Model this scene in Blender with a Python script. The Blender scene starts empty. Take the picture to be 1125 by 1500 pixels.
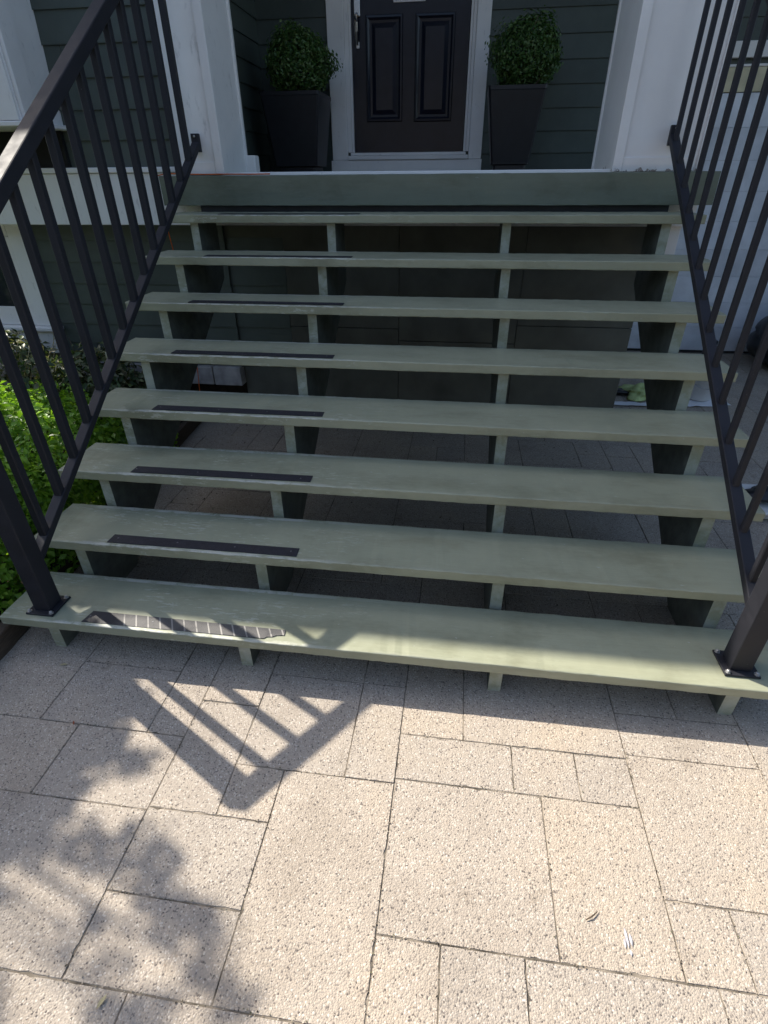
import bpy, bmesh, math, random
import numpy as np
from mathutils import Vector, Matrix

rnd = random.Random(7)
npr = np.random.default_rng(11)
sc = bpy.context.scene
COL = sc.collection

# ------------------------------------------------------------------ camera
cam_d = bpy.data.cameras.new('camera')
cam = bpy.data.objects.new('camera', cam_d)
COL.objects.link(cam)
_r = Vector((0.99105073, 0.13332046, -0.00664081))
_u = Vector((-0.06552686, 0.52923739, 0.84593972))
_f = Vector((-0.11629564, 0.83793403, -0.53323717))
_c = Vector((0.20505, -1.29504, 1.58955))
cam.matrix_world = Matrix(((_r.x, _u.x, -_f.x, _c.x), (_r.y, _u.y, -_f.y, _c.y), (_r.z, _u.z, -_f.z, _c.z), (0, 0, 0, 1)))
cam_d.sensor_fit = 'VERTICAL'
cam_d.sensor_height = 36.0
cam_d.sensor_width = 27.0
cam_d.lens = 779.94 / 1500 * 36
cam_d.clip_start = 0.02
cam_d.clip_end = 3000
sc.camera = cam

# ------------------------------------------------------------------ sky, sun, exposure
SUN_TO = Vector((-0.775, 0.425, 1.0)).normalized()      # towards the sun
world = bpy.data.worlds.new('World')
sc.world = world
world.use_nodes = True
wn, wl = world.node_tree.nodes, world.node_tree.links
wn.clear()
sky = wn.new('ShaderNodeTexSky')
sky.sky_type = 'NISHITA'
sky.sun_disc = False
sky.sun_elevation = math.asin(SUN_TO.z)
sky.sun_rotation = math.atan2(SUN_TO.x, SUN_TO.y)
sky.altitude = 50
sky.air_density = 1.0
sky.dust_density = 2.2
sky.ozone_density = 1.0
bg = wn.new('ShaderNodeBackground')
bg.inputs['Strength'].default_value = 0.15
wo = wn.new('ShaderNodeOutputWorld')
wl.new(sky.outputs[0], bg.inputs[0])
wl.new(bg.outputs[0], wo.inputs[0])
sun_d = bpy.data.lights.new('sun', 'SUN')
sun_d.energy = 4.7
sun_d.angle = math.radians(0.6)
sun_d.color = (1.0, 0.93, 0.82)
sun = bpy.data.objects.new('sun', sun_d)
COL.objects.link(sun)
sun.rotation_euler = SUN_TO.to_track_quat('Z', 'Y').to_euler()
sun.location = (-6, 3, 9)
sc.view_settings.view_transform = 'Standard'
sc.view_settings.look = 'None'
sc.view_settings.exposure = 0.76
sc.view_settings.gamma = 1.0
sc.view_settings.use_curve_mapping = False

# ------------------------------------------------------------------ helpers
WLOC = {}


def tag(o, label=None, cat=None, group=None, kind=None):
    if label: o['label'] = label
    if cat: o['category'] = cat
    if group: o['group'] = group
    if kind: o['kind'] = kind
    return o


def link(o, c, parent):
    COL.objects.link(o)
    c = Vector(c)
    WLOC[o.name] = c
    if parent is not None:
        o.parent = parent
        o.location = c - WLOC[parent.name]
    else:
        o.location = c
    return o


def thing(name, loc, label, cat, group=None):
    o = bpy.data.objects.new(name, None)
    o.empty_display_size = 0.1
    link(o, loc, None)
    return tag(o, label, cat, group)


def part(name, loc, parent):
    o = bpy.data.objects.new(name, None)
    o.empty_display_size = 0.05
    return link(o, loc, parent)


def obj(name, verts, faces, mat, parent=None, smooth=False, origin=None):
    v = np.asarray(verts, dtype=float)
    c = (v.min(0) + v.max(0)) / 2 if origin is None else np.array(origin, float)
    me = bpy.data.meshes.new(name)
    me.from_pydata((v - c).tolist(), [], faces)
    me.materials.append(mat)
    if smooth:
        me.polygons.foreach_set('use_smooth', [True] * len(me.polygons))
    me.update()
    return link(bpy.data.objects.new(name, me), c, parent)


def same(name, src, loc, parent):
    return link(bpy.data.objects.new(name, src.data), loc, parent)


def from_bm(name, bm, mat, parent=None, smooth=False):
    vs = np.array([v.co[:] for v in bm.verts])
    c = (vs.min(0) + vs.max(0)) / 2
    bmesh.ops.translate(bm, verts=bm.verts, vec=-Vector(c))
    bmesh.ops.recalc_face_normals(bm, faces=bm.faces)
    me = bpy.data.meshes.new(name)
    bm.to_mesh(me)
    bm.free()
    me.materials.append(mat)
    if smooth:
        me.polygons.foreach_set('use_smooth', [True] * len(me.polygons))
    return link(bpy.data.objects.new(name, me), c, parent)


BF = [(0, 3, 2, 1), (4, 5, 6, 7), (0, 1, 5, 4), (1, 2, 6, 5), (2, 3, 7, 6), (3, 0, 4, 7)]


def bm_box(bm, x0, x1, y0, y1, z0, z1, bevel=0.0, seg=1):
    vs = [bm.verts.new(p) for p in ((x0, y0, z0), (x1, y0, z0), (x1, y1, z0), (x0, y1, z0), (x0, y0, z1), (x1, y0, z1), (x1, y1, z1), (x0, y1, z1))]
    fs = [bm.faces.new([vs[i] for i in f]) for f in BF]
    if bevel > 0:
        es = list({e for f in fs for e in f.edges})
        bmesh.ops.bevel(bm, geom=es, offset=bevel, segments=seg, affect='EDGES', profile=0.5)


def box(name, x0, x1, y0, y1, z0, z1, mat, parent=None, bevel=0.002, seg=1):
    bm = bmesh.new()
    bm_box(bm, x0, x1, y0, y1, z0, z1, bevel, seg)
    return from_bm(name, bm, mat, parent)


def bm_beam(bm, p0, p1, w, h, bevel=0.003):
    """beam in a YZ plane: w along X, h vertical-ish, plumb cut ends"""
    p0, p1 = Vector(p0), Vector(p1)
    d = (p1 - p0).normalized()
    n = Vector((0, -d.z, d.y))
    hv = h / max(0.2, n.z)
    ring = []
    for p in (p0, p1):
        for sx, sz in ((-1, -1), (1, -1), (1, 1), (-1, 1)):
            ring.append(bm.verts.new((p.x + sx * w / 2, p.y, p.z + sz * hv / 2)))
    fs = [bm.faces.new([ring[i] for i in f]) for f in BF]
    if bevel > 0:
        bmesh.ops.bevel(bm, geom=list({e for f in fs for e in f.edges}), offset=bevel, segments=2, affect='EDGES', profile=0.5)


def bm_tube(bm, pts, rad, n=10, cap=True):
    pts = [Vector(p) for p in pts]
    rads = rad if isinstance(rad, (list, tuple)) else [rad] * len(pts)
    rings = []
    up = Vector((0.13, 0.2, 1)).normalized()
    for i, p in enumerate(pts):
        t = (pts[min(i + 1, len(pts) - 1)] - pts[max(i - 1, 0)]).normalized()
        a = t.cross(up)
        if a.length < 1e-3: a = t.cross(Vector((1, 0, 0)))
        a.normalize()
        b = t.cross(a)
        rings.append([bm.verts.new(p + (a * math.cos(2 * math.pi * k / n) + b * math.sin(2 * math.pi * k / n)) * rads[i]) for k in range(n)])
    for i in range(len(rings) - 1):
        for k in range(n):
            bm.faces.new((rings[i][k], rings[i][(k + 1) % n], rings[i + 1][(k + 1) % n], rings[i + 1][k]))
    if cap:
        bm.faces.new(rings[0][::-1])
        bm.faces.new(rings[-1])


def tube(name, pts, rad, mat, parent=None, n=10):
    bm = bmesh.new()
    bm_tube(bm, pts, rad, n)
    return from_bm(name, bm, mat, parent, True)


def bm_lathe(bm, prof, cx, cy, n=28):
    rings = []
    for r, z in prof:
        rings.append([bm.verts.new((cx + r * math.cos(2 * math.pi * k / n), cy + r * math.sin(2 * math.pi * k / n), z)) for k in range(n)])
    for i in range(len(rings) - 1):
        for k in range(n):
            bm.faces.new((rings[i][k], rings[i][(k + 1) % n], rings[i + 1][(k + 1) % n], rings[i + 1][k]))
    bm.faces.new(rings[0][::-1])
    bm.faces.new(rings[-1])


# ------------------------------------------------------------------ materials
def new_mat(name):
    m = bpy.data.materials.new(name)
    m.use_nodes = True
    nt = m.node_tree
    b = nt.nodes['Principled BSDF']
    return m, nt.nodes, nt.links, b


def pos(N, L, scale=(1, 1, 1)):
    g = N.new('ShaderNodeNewGeometry')
    mp = N.new('ShaderNodeMapping')
    mp.inputs['Scale'].default_value = scale
    L.new(g.outputs['Position'], mp.inputs['Vector'])
    return mp.outputs[0]


def noise(N, L, vec, scale, detail=4, rough=0.55):
    n = N.new('ShaderNodeTexNoise')
    n.inputs['Scale'].default_value = scale
    n.inputs['Detail'].default_value = detail
    n.inputs['Roughness'].default_value = rough
    L.new(vec, n.inputs['Vector'])
    return n.outputs['Fac']


def ramp(N, L, fac, stops, interp='LINEAR'):
    r = N.new('ShaderNodeValToRGB')
    r.color_ramp.interpolation = interp
    e = r.color_ramp.elements
    while len(e) < len(stops): e.new(0.5)
    for i, (p, c) in enumerate(stops):
        e[i].position = p
        e[i].color = (c[0], c[1], c[2], 1) if isinstance(c, (tuple, list)) else (c, c, c, 1)
    L.new(fac, r.inputs[0])
    return r.outputs[0]


def mix(N, L, fac, a, b, mode='MIX'):
    m = N.new('ShaderNodeMix')
    m.data_type = 'RGBA'
    m.blend_type = mode
    for sock, v in ((m.inputs[0], fac), (m.inputs[6], a), (m.inputs[7], b)):
        if isinstance(v, (int, float)): sock.default_value = v
        elif isinstance(v, tuple): sock.default_value = (v[0], v[1], v[2], 1)
        else: L.new(v, sock)
    return m.outputs[2]


def math_n(N, L, op, a, b=0.0, c=None):
    m = N.new('ShaderNodeMath')
    m.operation = op
    for i, v in enumerate((a, b, c)):
        if v is None: continue
        if isinstance(v, (int, float)): m.inputs[i].default_value = v
        else: L.new(v, m.inputs[i])
    return m.outputs[0]


def bump(N, L, b, h, strength, dist=0.002, chain=None):
    bp = N.new('ShaderNodeBump')
    bp.inputs['Strength'].default_value = strength
    bp.inputs['Distance'].default_value = dist
    L.new(h, bp.inputs['Height'])
    if chain is not None: L.new(chain, bp.inputs['Normal'])
    L.new(bp.outputs[0], b.inputs['Normal'])
    return bp.outputs[0]


def simple(name, c, rough=0.5, var=0.12, scale=9, spec=0.5, bumps=0.12, bscale=90, metal=0.0, stretch=(1, 1, 1)):
    m, N, L, b = new_mat(name)
    v = pos(N, L, stretch)
    f = noise(N, L, v, scale, 5)
    lo = tuple(x * (1 - var) for x in c)
    hi = tuple(min(1, x * (1 + var)) for x in c)
    L.new(ramp(N, L, f, [(0.3, lo), (0.7, hi)]), b.inputs['Base Color'])
    b.inputs['Roughness'].default_value = rough
    b.inputs['Specular IOR Level'].default_value = spec
    b.inputs['Metallic'].default_value = metal
    if bumps > 0:
        bump(N, L, b, noise(N, L, v, bscale, 3), bumps, 0.002)
    return m


def mat_paver():
    m, N, L, b = new_mat('exposed_aggregate_concrete')
    v = pos(N, L)
    vo = N.new('ShaderNodeTexVoronoi')
    vo.inputs['Scale'].default_value = 235
    vo.inputs['Randomness'].default_value = 1
    L.new(v, vo.inputs['Vector'])
    sep = N.new('ShaderNodeSeparateColor')
    L.new(vo.outputs['Color'], sep.inputs[0])
    stone = ramp(N, L, sep.outputs[0], [(0.0, (0.12, 0.105, 0.095)), (0.06, (0.22, 0.19, 0.165)), (0.13, (0.37, 0.322, 0.265)), (0.5, (0.398, 0.348, 0.290)), (0.82, (0.422, 0.366, 0.300)), (0.93, (0.51, 0.45, 0.38)), (1.0, (0.60, 0.55, 0.48))])
    # larger stray pebbles
    v2 = N.new('ShaderNodeTexVoronoi')
    v2.inputs['Scale'].default_value = 105
    L.new(v, v2.inputs['Vector'])
    s2 = N.new('ShaderNodeSeparateColor')
    L.new(v2.outputs['Color'], s2.inputs[0])
    small = math_n(N, L, 'LESS_THAN', v2.outputs['Distance'], 0.30)
    pick = math_n(N, L, 'GREATER_THAN', s2.outputs[0], 0.88)
    peb = math_n(N, L, 'MULTIPLY', small, pick)
    pcol = ramp(N, L, s2.outputs[1], [(0.0, (0.13, 0.12, 0.11)), (0.45, (0.26, 0.21, 0.17)), (0.6, (0.36, 0.29, 0.22)), (1.0, (0.62, 0.57, 0.5))])
    col = mix(N, L, peb, stone, pcol)
    # cement between
    cem = ramp(N, L, vo.outputs['Distance'], [(0.0, 0.0), (0.48, 0.0), (0.7, 1.0)])
    col = mix(N, L, math_n(N, L, 'MULTIPLY', cem, 0.55), col, (0.36, 0.312, 0.258))
    # broad weathering
    w = noise(N, L, v, 2.3, 6, 0.62)
    col = mix(N, L, 1.0, col, ramp(N, L, w, [(0.28, (0.80, 0.79, 0.78)), (0.5, (1, 1, 1)), (0.72, (1.06, 1.03, 0.98))]), 'MULTIPLY')
    st = noise(N, L, v, 7.5, 5, 0.7)
    col = mix(N, L, 1.0, col, ramp(N, L, st, [(0.27, (0.72, 0.70, 0.67)), (0.40, (1, 1, 1))]), 'MULTIPLY')
    oi = N.new('ShaderNodeObjectInfo')
    col = mix(N, L, 1.0, col, ramp(N, L, oi.outputs['Random'], [(0, (0.95, 0.955, 0.965)), (0.5, (1.0, 0.99, 0.98)), (1, (1.03, 1.01, 0.98))]), 'MULTIPLY')
    L.new(col, b.inputs['Base Color'])
    b.inputs['Roughness'].default_value = 0.85
    b.inputs['Specular IOR Level'].default_value = 0.3
    h = math_n(N, L, 'SUBTRACT', 1.0, vo.outputs['Distance'])
    n1 = bump(N, L, b, h, 0.6, 0.0035)
    bump(N, L, b, noise(N, L, v, 90, 6, 0.75), 0.55, 0.004, n1)
    return m


def mat_tread(name='sage_green_porch_paint', tint=(1, 1, 1), steps=True):
    m, N, L, b = new_mat(name)
    v = pos(N, L)
    big = noise(N, L, v, 3.0, 5, 0.6)
    col = ramp(N, L, big, [(0.3, (0.276, 0.288, 0.200)), (0.7, (0.322, 0.332, 0.232))])
    grain = noise(N, L, pos(N, L, (5, 170, 60)), 1.0, 6, 0.65)
    # paint lifting along the grain where people step (left half, patchy), its glints painted in pale
    g = N.new('ShaderNodeNewGeometry')
    sx = N.new('ShaderNodeSeparateXYZ')
    L.new(g.outputs['Position'], sx.inputs[0])
    side = ramp(N, L, math_n(N, L, 'MULTIPLY_ADD', sx.outputs[0], 0.4, 0.6), [(0.15, 1.0), (0.45, 0.75), (0.62, 0.12), (1, 0.05)])
    patch = ramp(N, L, noise(N, L, pos(N, L, (2.2, 4.5, 4.5)), 1.6, 4), [(0.47, 0.0), (0.58, 1.0)])
    crack = ramp(N, L, noise(N, L, pos(N, L, (20, 105, 60)), 1.0, 4, 0.7), [(0.565, 0.0), (0.61, 1.0)])
    wear_glint = math_n(N, L, 'MULTIPLY', math_n(N, L, 'MULTIPLY', crack, patch), side)
    col = mix(N, L, 1.0, col, ramp(N, L, grain, [(0.3, 0.95), (0.7, 1.04)]), 'MULTIPLY')
    foot = ramp(N, L, noise(N, L, pos(N, L, (1.3, 3.0, 3.0)), 2.1, 6, 0.7), [(0.33, (0.80, 0.79, 0.76)), (0.50, (1, 1, 1)), (0.70, (1.07, 1.06, 1.05))])
    col = mix(N, L, 1.0, col, foot, 'MULTIPLY')
    col = mix(N, L, math_n(N, L, 'MULTIPLY', wear_glint, 0.5 if steps else 0.1), col, (0.60, 0.61, 0.52))
    # chips and dirt
    ch = noise(N, L, pos(N, L, (30, 70, 70)), 1.0, 3, 0.6)
    chip = ramp(N, L, ch, [(0.715, 0.0), (0.73, 1.0)])
    col = mix(N, L, math_n(N, L, 'MULTIPLY', chip, 0.75), col, (0.42, 0.43, 0.38))
    dk = ramp(N, L, noise(N, L, v, 38, 4, 0.7), [(0.22, 0.65), (0.30, 1.0)])
    col = mix(N, L, 1.0, col, dk, 'MULTIPLY')
    # scuffed edges
    be = N.new('ShaderNodeNewGeometry')
    pt = ramp(N, L, be.outputs['Pointiness'], [(0.535, 0.0), (0.58, 1.0)])
    eg = ramp(N, L, noise(N, L, pos(N, L, (6, 6, 6)), 2.5, 6, 0.7), [(0.42, 0.0), (0.60, 1.0)])
    col = mix(N, L, math_n(N, L, 'MULTIPLY', math_n(N, L, 'MULTIPLY', pt, eg), 0.5), col, (0.50, 0.52, 0.46))
    if steps:
        # bare, bleached paint along the nosing under the grip strips
        yf = math_n(N, L, 'FRACT', math_n(N, L, 'ADD', math_n(N, L, 'DIVIDE', sx.outputs[1], 0.265), 0.02))
        nose = ramp(N, L, math_n(N, L, 'ADD', yf, math_n(N, L, 'MULTIPLY_ADD', noise(N, L, pos(N, L, (9, 30, 30)), 1.4, 5, 0.7), 0.16, -0.08)), [(0.045, 1.0), (0.085, 0.0)])
        xr = ramp(N, L, math_n(N, L, 'MULTIPLY_ADD', sx.outputs[0], 0.5, 0.75), [(0.06, 0.0), (0.16, 1.0), (0.52, 0.9), (0.68, 0.15), (1.0, 0.05)])
        brk = ramp(N, L, noise(N, L, pos(N, L, (7, 7, 7)), 2.2, 6, 0.75), [(0.40, 0.0), (0.52, 1.0)])
        nm = math_n(N, L, 'MULTIPLY', math_n(N, L, 'MULTIPLY', nose, xr), brk)
        upn = N.new('ShaderNodeSeparateXYZ')
        L.new(be.outputs['True Normal'], upn.inputs[0])
        nm = math_n(N, L, 'MULTIPLY', nm, math_n(N, L, 'GREATER_THAN', upn.outputs[2], 0.35))
        col = mix(N, L, math_n(N, L, 'MULTIPLY', nm, 0.75), col, (0.56, 0.56, 0.50))
    col = mix(N, L, 1.0, col, tint, 'MULTIPLY')
    L.new(col, b.inputs['Base Color'])
    rg = ramp(N, L, noise(N, L, v, 11, 5, 0.65), [(0.3, 0.34), (0.7, 0.52)])
    L.new(rg, b.inputs['Roughness'])
    b.inputs['Specular IOR Level'].default_value = 0.5
    n1 = bump(N, L, b, grain, 0.35, 0.002)
    n2 = bump(N, L, b, wear_glint, 0.6, 0.0012, n1)
    bump(N, L, b, noise(N, L, v, 14, 3), 0.25, 0.004, n2)
    return m


def mat_black_metal():
    m, N, L, b = new_mat('black_powder_coat')
    v = pos(N, L)
    f = noise(N, L, v, 14, 5, 0.6)
    col = ramp(N, L, f, [(0.3, (0.011, 0.0115, 0.016)), (0.7, (0.017, 0.0175, 0.024))])
    dust = ramp(N, L, noise(N, L, v, 160, 2), [(0.74, 0.0), (0.77, 1.0)])
    col = mix(N, L, math_n(N, L, 'MULTIPLY', dust, 0.4), col, (0.22, 0.22, 0.22))
    L.new(col, b.inputs['Base Color'])
    L.new(ramp(N, L, f, [(0.3, 0.55), (0.7, 0.70)]), b.inputs['Roughness'])
    b.inputs['Specular IOR Level'].default_value = 0.40
    bump(N, L, b, noise(N, L, v, 260, 2), 0.10, 0.001)
    return m


def mat_siding(name, c):
    m, N, L, b = new_mat(name)
    v = pos(N, L)
    oi = N.new('ShaderNodeObjectInfo')
    f = noise(N, L, v, 5, 5, 0.6)
    col = ramp(N, L, f, [(0.3, tuple(x * 0.85 for x in c)), (0.7, tuple(x * 1.15 for x in c))])
    col = mix(N, L, 1.0, col, ramp(N, L, oi.outputs['Random'], [(0, 0.88), (1, 1.1)]), 'MULTIPLY')
    L.new(col, b.inputs['Base Color'])
    b.inputs['Roughness'].default_value = 0.55
    bump(N, L, b, noise(N, L, pos(N, L, (4, 4, 60)), 2.0, 5, 0.6), 0.25, 0.002)
    return m


def mat_white():
    m, N, L, b = new_mat('white_trim_paint')
    v = pos(N, L)
    f = noise(N, L, v, 4, 5, 0.6)
    col = ramp(N, L, f, [(0.3, (0.77, 0.755, 0.735)), (0.7, (0.85, 0.835, 0.815))])
    dirt = ramp(N, L, noise(N, L, pos(N, L, (9, 9, 3)), 3.0, 6, 0.7), [(0.26, 0.7), (0.40, 1.0)])
    col = mix(N, L, 1.0, col, dirt, 'MULTIPLY')
    L.new(col, b.inputs['Base Color'])
    b.inputs['Roughness'].default_value = 0.5
    bump(N, L, b, noise(N, L, v, 60, 4), 0.12, 0.002)
    return m


def mat_peel():
    """white column paint that peels to bare wood just above the deck"""
    m, N, L, b = new_mat('peeling_white_paint')
    v = pos(N, L)
    f = noise(N, L, v, 4, 5, 0.6)
    col = ramp(N, L, f, [(0.3, (0.76, 0.735, 0.705)), (0.7, (0.83, 0.81, 0.78))])
    g = N.new('ShaderNodeNewGeometry')
    s = N.new('ShaderNodeSeparateXYZ')
    L.new(g.outputs['Position'], s.inputs[0])
    h = N.new('ShaderNodeMapRange')
    h.inputs[1].default_value = 1.60
    h.inputs[2].default_value = 1.675
    h.inputs[3].default_value = 0.135
    h.inputs[4].default_value = -0.16
    L.new(s.outputs[2], h.inputs[0])
    pm = math_n(N, L, 'ADD', noise(N, L, v, 28, 6, 0.7), h.outputs[0])
    pk = ramp(N, L, pm, [(0.64, 0.0), (0.66, 1.0)])
    col = mix(N, L, pk, col, (0.30, 0.24, 0.205))
    L.new(col, b.inputs['Base Color'])
    b.inputs['Roughness'].default_value = 0.55
    inv = math_n(N, L, 'SUBTRACT', 1.0, pk)
    bump(N, L, b, inv, 0.6, 0.002)
    return m


def mat_leaf(name, cols, rough=0.38, trans=0.25):
    m, N, L, b = new_mat(name)
    g = N.new('ShaderNodeNewGeometry')
    n = len(cols)
    col = ramp(N, L, g.outputs['Random Per Island'], [(i / max(1, n - 1), c) for i, c in enumerate(cols)])
    L.new(col, b.inputs['Base Color'])
    b.inputs['Roughness'].default_value = rough
    b.inputs['Specular IOR Level'].default_value = 0.4
    t = N.new('ShaderNodeBsdfTranslucent')
    tc = mix(N, L, 1.0, col, (1.25, 1.35, 0.55), 'MULTIPLY')
    L.new(tc, t.inputs['Color'])
    ms = N.new('ShaderNodeMixShader')
    ms.inputs[0].default_value = trans
    L.new(b.outputs[0], ms.inputs[1])
    L.new(t.outputs[0], ms.inputs[2])
    out = N['Material Output'] if False else [x for x in N if x.type == 'OUTPUT_MATERIAL'][0]
    L.new(ms.outputs[0], out.inputs['Surface'])
    return m


def mat_glass(name, c=(0.02, 0.025, 0.03)):
    m, N, L, b = new_mat(name)
    b.inputs['Base Color'].default_value = (*c, 1)
    b.inputs['Roughness'].default_value = 0.04
    b.inputs['Specular IOR Level'].default_value = 0.7
    return m


def mat_strip_worn():
    """ribbed tread strip, black rubber rubbed back to bare metal ribs"""
    m, N, L, b = new_mat('worn_ribbed_metal_strip')
    v = pos(N, L)
    s = N.new('ShaderNodeSeparateXYZ')
    L.new(v, s.inputs[0])
    fx = math_n(N, L, 'FRACT', math_n(N, L, 'MULTIPLY', math_n(N, L, 'MULTIPLY_ADD', s.outputs[1], 0.55, s.outputs[0]), 21.0))
    l1 = math_n(N, L, 'LESS_THAN', fx, 0.13)
    fy = math_n(N, L, 'FRACT', math_n(N, L, 'MULTIPLY', s.outputs[1], 210.0))
    l2 = math_n(N, L, 'LESS_THAN', fy, 0.42)
    rib = math_n(N, L, 'MAXIMUM', l1, math_n(N, L, 'MULTIPLY', l2, 0.55))
    side = ramp(N, L, math_n(N, L, 'MULTIPLY_ADD', s.outputs[0], 1.0, 1.2), [(0.19, 0.0), (0.24, 1.0)])
    wn_ = ramp(N, L, noise(N, L, v, 16, 5, 0.7), [(0.28, 0.25), (0.5, 1.0)])
    f = math_n(N, L, 'MULTIPLY', math_n(N, L, 'MULTIPLY', rib, side), wn_)
    L.new(mix(N, L, f, (0.025, 0.025, 0.03), (0.30, 0.285, 0.26)), b.inputs['Base Color'])
    b.inputs['Roughness'].default_value = 0.55
    bump(N, L, b, rib, 0.6, 0.0015)
    return m


M = {}
M['paver'] = mat_paver()
M['tread'] = mat_tread()
M['fascia'] = mat_tread('dimmed_fascia_paint', (0.46, 0.52, 0.56), False)  # tread paint tinted darker for the dim light under the roof
M['metal'] = mat_black_metal()
M['siding'] = mat_siding('dark_green_siding_paint', (0.068, 0.084, 0.072))
M['white_siding'] = mat_siding('white_garage_paint', (0.70, 0.73, 0.77))
M['white'] = mat_white()
M['peel'] = mat_peel()
M['joint'] = simple('joint_sand_and_dirt', (0.17, 0.146, 0.115), 0.95, 0.85, 13, 0.2, 0.6, 200)
M['soil'] = simple('dark_garden_soil', (0.045, 0.034, 0.025), 0.95, 0.4, 20, 0.2, 0.8, 90)
M['far_ground'] = simple('asphalt_street', (0.055, 0.054, 0.053), 0.9, 0.2, 3, 0.3, 0.4, 60)
M['chip'] = mat_leaf('bark_mulch', [(0.05, 0.032, 0.02), (0.11, 0.075, 0.045), (0.20, 0.15, 0.09)], 0.8, 0.0)
M['strip'] = simple('black_grip_strip', (0.020, 0.020, 0.027), 0.6, 0.25, 60, 0.4, 0.5, 700)
M['strip_worn'] = mat_strip_worn()
M['steel'] = simple('galvanised_bolt', (0.42, 0.42, 0.42), 0.45, 0.1, 60, 0.5, 0.1, 200, 0.9)
M['nickel'] = simple('brushed_nickel', (0.45, 0.44, 0.43), 0.28, 0.1, 60, 0.5, 0.05, 200, 1.0)
M['door'] = simple('near_black_door_paint', (0.012, 0.015, 0.027), 0.22, 0.15, 8, 0.30, 0.12, 50)
M['pot'] = simple('dark_fibre_planter', (0.011, 0.012, 0.016), 0.42, 0.2, 20, 0.5, 0.2, 120)
M['concrete'] = simple('pale_foundation_concrete', (0.36, 0.34, 0.33), 0.9, 0.3, 12, 0.3, 0.6, 50)
M['timber'] = simple('weathered_edging_timber', (0.085, 0.062, 0.045), 0.85, 0.35, 10, 0.3, 0.5, 30, 0.0, (2, 2, 30))
M['bay_shade'] = simple('bay_shadow_black', (0.012, 0.012, 0.012), 0.8, 0.2, 10, 0.3, 0.2, 60)
M['panel'] = simple('dark_olive_panel', (0.115, 0.116, 0.094), 0.7, 0.25, 4, 0.35, 0.3, 30)
M['grit'] = mat_leaf('joint_grit', [(0.05, 0.04, 0.03), (0.16, 0.13, 0.095), (0.30, 0.255, 0.20), (0.42, 0.37, 0.30), (0.07, 0.075, 0.03)], 0.9, 0.0)
M['screw'] = simple('dull_screw', (0.16, 0.16, 0.165), 0.5, 0.2, 60, 0.4, 0.1, 200, 0.6)
M['riser_shade'] = simple('riser_shadow_tone', (0.035, 0.040, 0.050), 0.5, 0.2, 10, 0.4, 0.2, 60)
M['stringer_side'] = simple('dark_stringer_side', (0.10, 0.108, 0.09), 0.6, 0.3, 8, 0.4, 0.4, 40, 0.0, (6, 2, 2))  # darker tone for stringer sides and undersides
M['glass'] = mat_glass('window_glass')
M['roof'] = simple('grey_asphalt_shingle', (0.08, 0.08, 0.085), 0.9, 0.25, 14, 0.3, 0.5, 60)
M['bark'] = simple('tree_bark', (0.10, 0.075, 0.055), 0.9, 0.4, 12, 0.3, 0.8, 40)
M['box_leaf'] = mat_leaf('boxwood_leaf', [(0.032, 0.080, 0.020), (0.055, 0.125, 0.028), (0.085, 0.165, 0.036), (0.15, 0.21, 0.085)], 0.42, 0.15)
M['hedge_leaf'] = mat_leaf('hedge_leaf', [(0.11, 0.22, 0.02), (0.16, 0.31, 0.03), (0.22, 0.39, 0.04), (0.30, 0.47, 0.07)], 0.38, 0.35)
M['loose_leaf'] = mat_leaf('loose_shrub_leaf', [(0.04, 0.07, 0.03), (0.09, 0.13, 0.05), (0.22, 0.20, 0.12), (0.10, 0.17, 0.05)], 0.45, 0.2)
M['tree_leaf'] = mat_leaf('tree_leaf', [(0.03, 0.075, 0.015), (0.05, 0.11, 0.02), (0.08, 0.15, 0.03)], 0.45, 0.3)
M['bucket'] = simple('white_plastic', (0.70, 0.69, 0.66), 0.4, 0.08, 10, 0.5, 0.05, 60)
M['paper'] = simple('white_paper', (0.75, 0.75, 0.76), 0.8, 0.05, 8, 0.3, 0.2, 20)
M['rag'] = simple('yellow_green_cloth', (0.55, 0.64, 0.27), 0.85, 0.2, 16, 0.3, 0.5, 120)
M['blackstuff'] = simple('black_plastic', (0.010, 0.010, 0.012), 0.35, 0.2, 10, 0.5, 0.3, 30)
M['orange'] = simple('orange_cord', (0.62, 0.12, 0.02), 0.6, 0.15, 30, 0.4, 0.1, 100)
M['mat'] = simple('terracotta_doormat', (0.30, 0.10, 0.055), 0.95, 0.3, 40, 0.2, 0.6, 200)
M['dry_leaf'] = simple('dry_leaf', (0.42, 0.36, 0.20), 0.7, 0.25, 30, 0.3, 0.3, 100)
M['twig'] = simple('dry_twig', (0.09, 0.065, 0.045), 0.8, 0.3, 30, 0.3, 0.3, 100)
M['smear'] = simple('dried_white_paint', (0.45, 0.44, 0.47), 0.7, 0.3, 120, 0.3, 0.5, 200)
M['plate'] = simple('pale_blue_notice', (0.55, 0.68, 0.80), 0.3, 0.05, 10, 0.5, 0.0)
M['yellow_reflection'] = simple('white_with_yellow_reflection', (0.66, 0.60, 0.40), 0.5, 0.25, 5, 0.4, 0.1, 60)

# ------------------------------------------------------------------ ground and pavement
RISE, RUN, TH, DEP = 0.1775, 0.265, 0.0396, 0.2814
XL, XR = -1.461, 1.3695

bm = bmesh.new()
for (x0, x1, y0, y1) in ((-400, 400, -400, 400),):
    vs = [bm.verts.new(p) for p in ((x0, y0, -0.03), (x1, y0, -0.03), (x1, y1, -0.03), (x0, y1, -0.03))]
    bm.faces.new(vs)
tag(from_bm('ground', bm, M['far_ground']), kind='structure')

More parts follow.
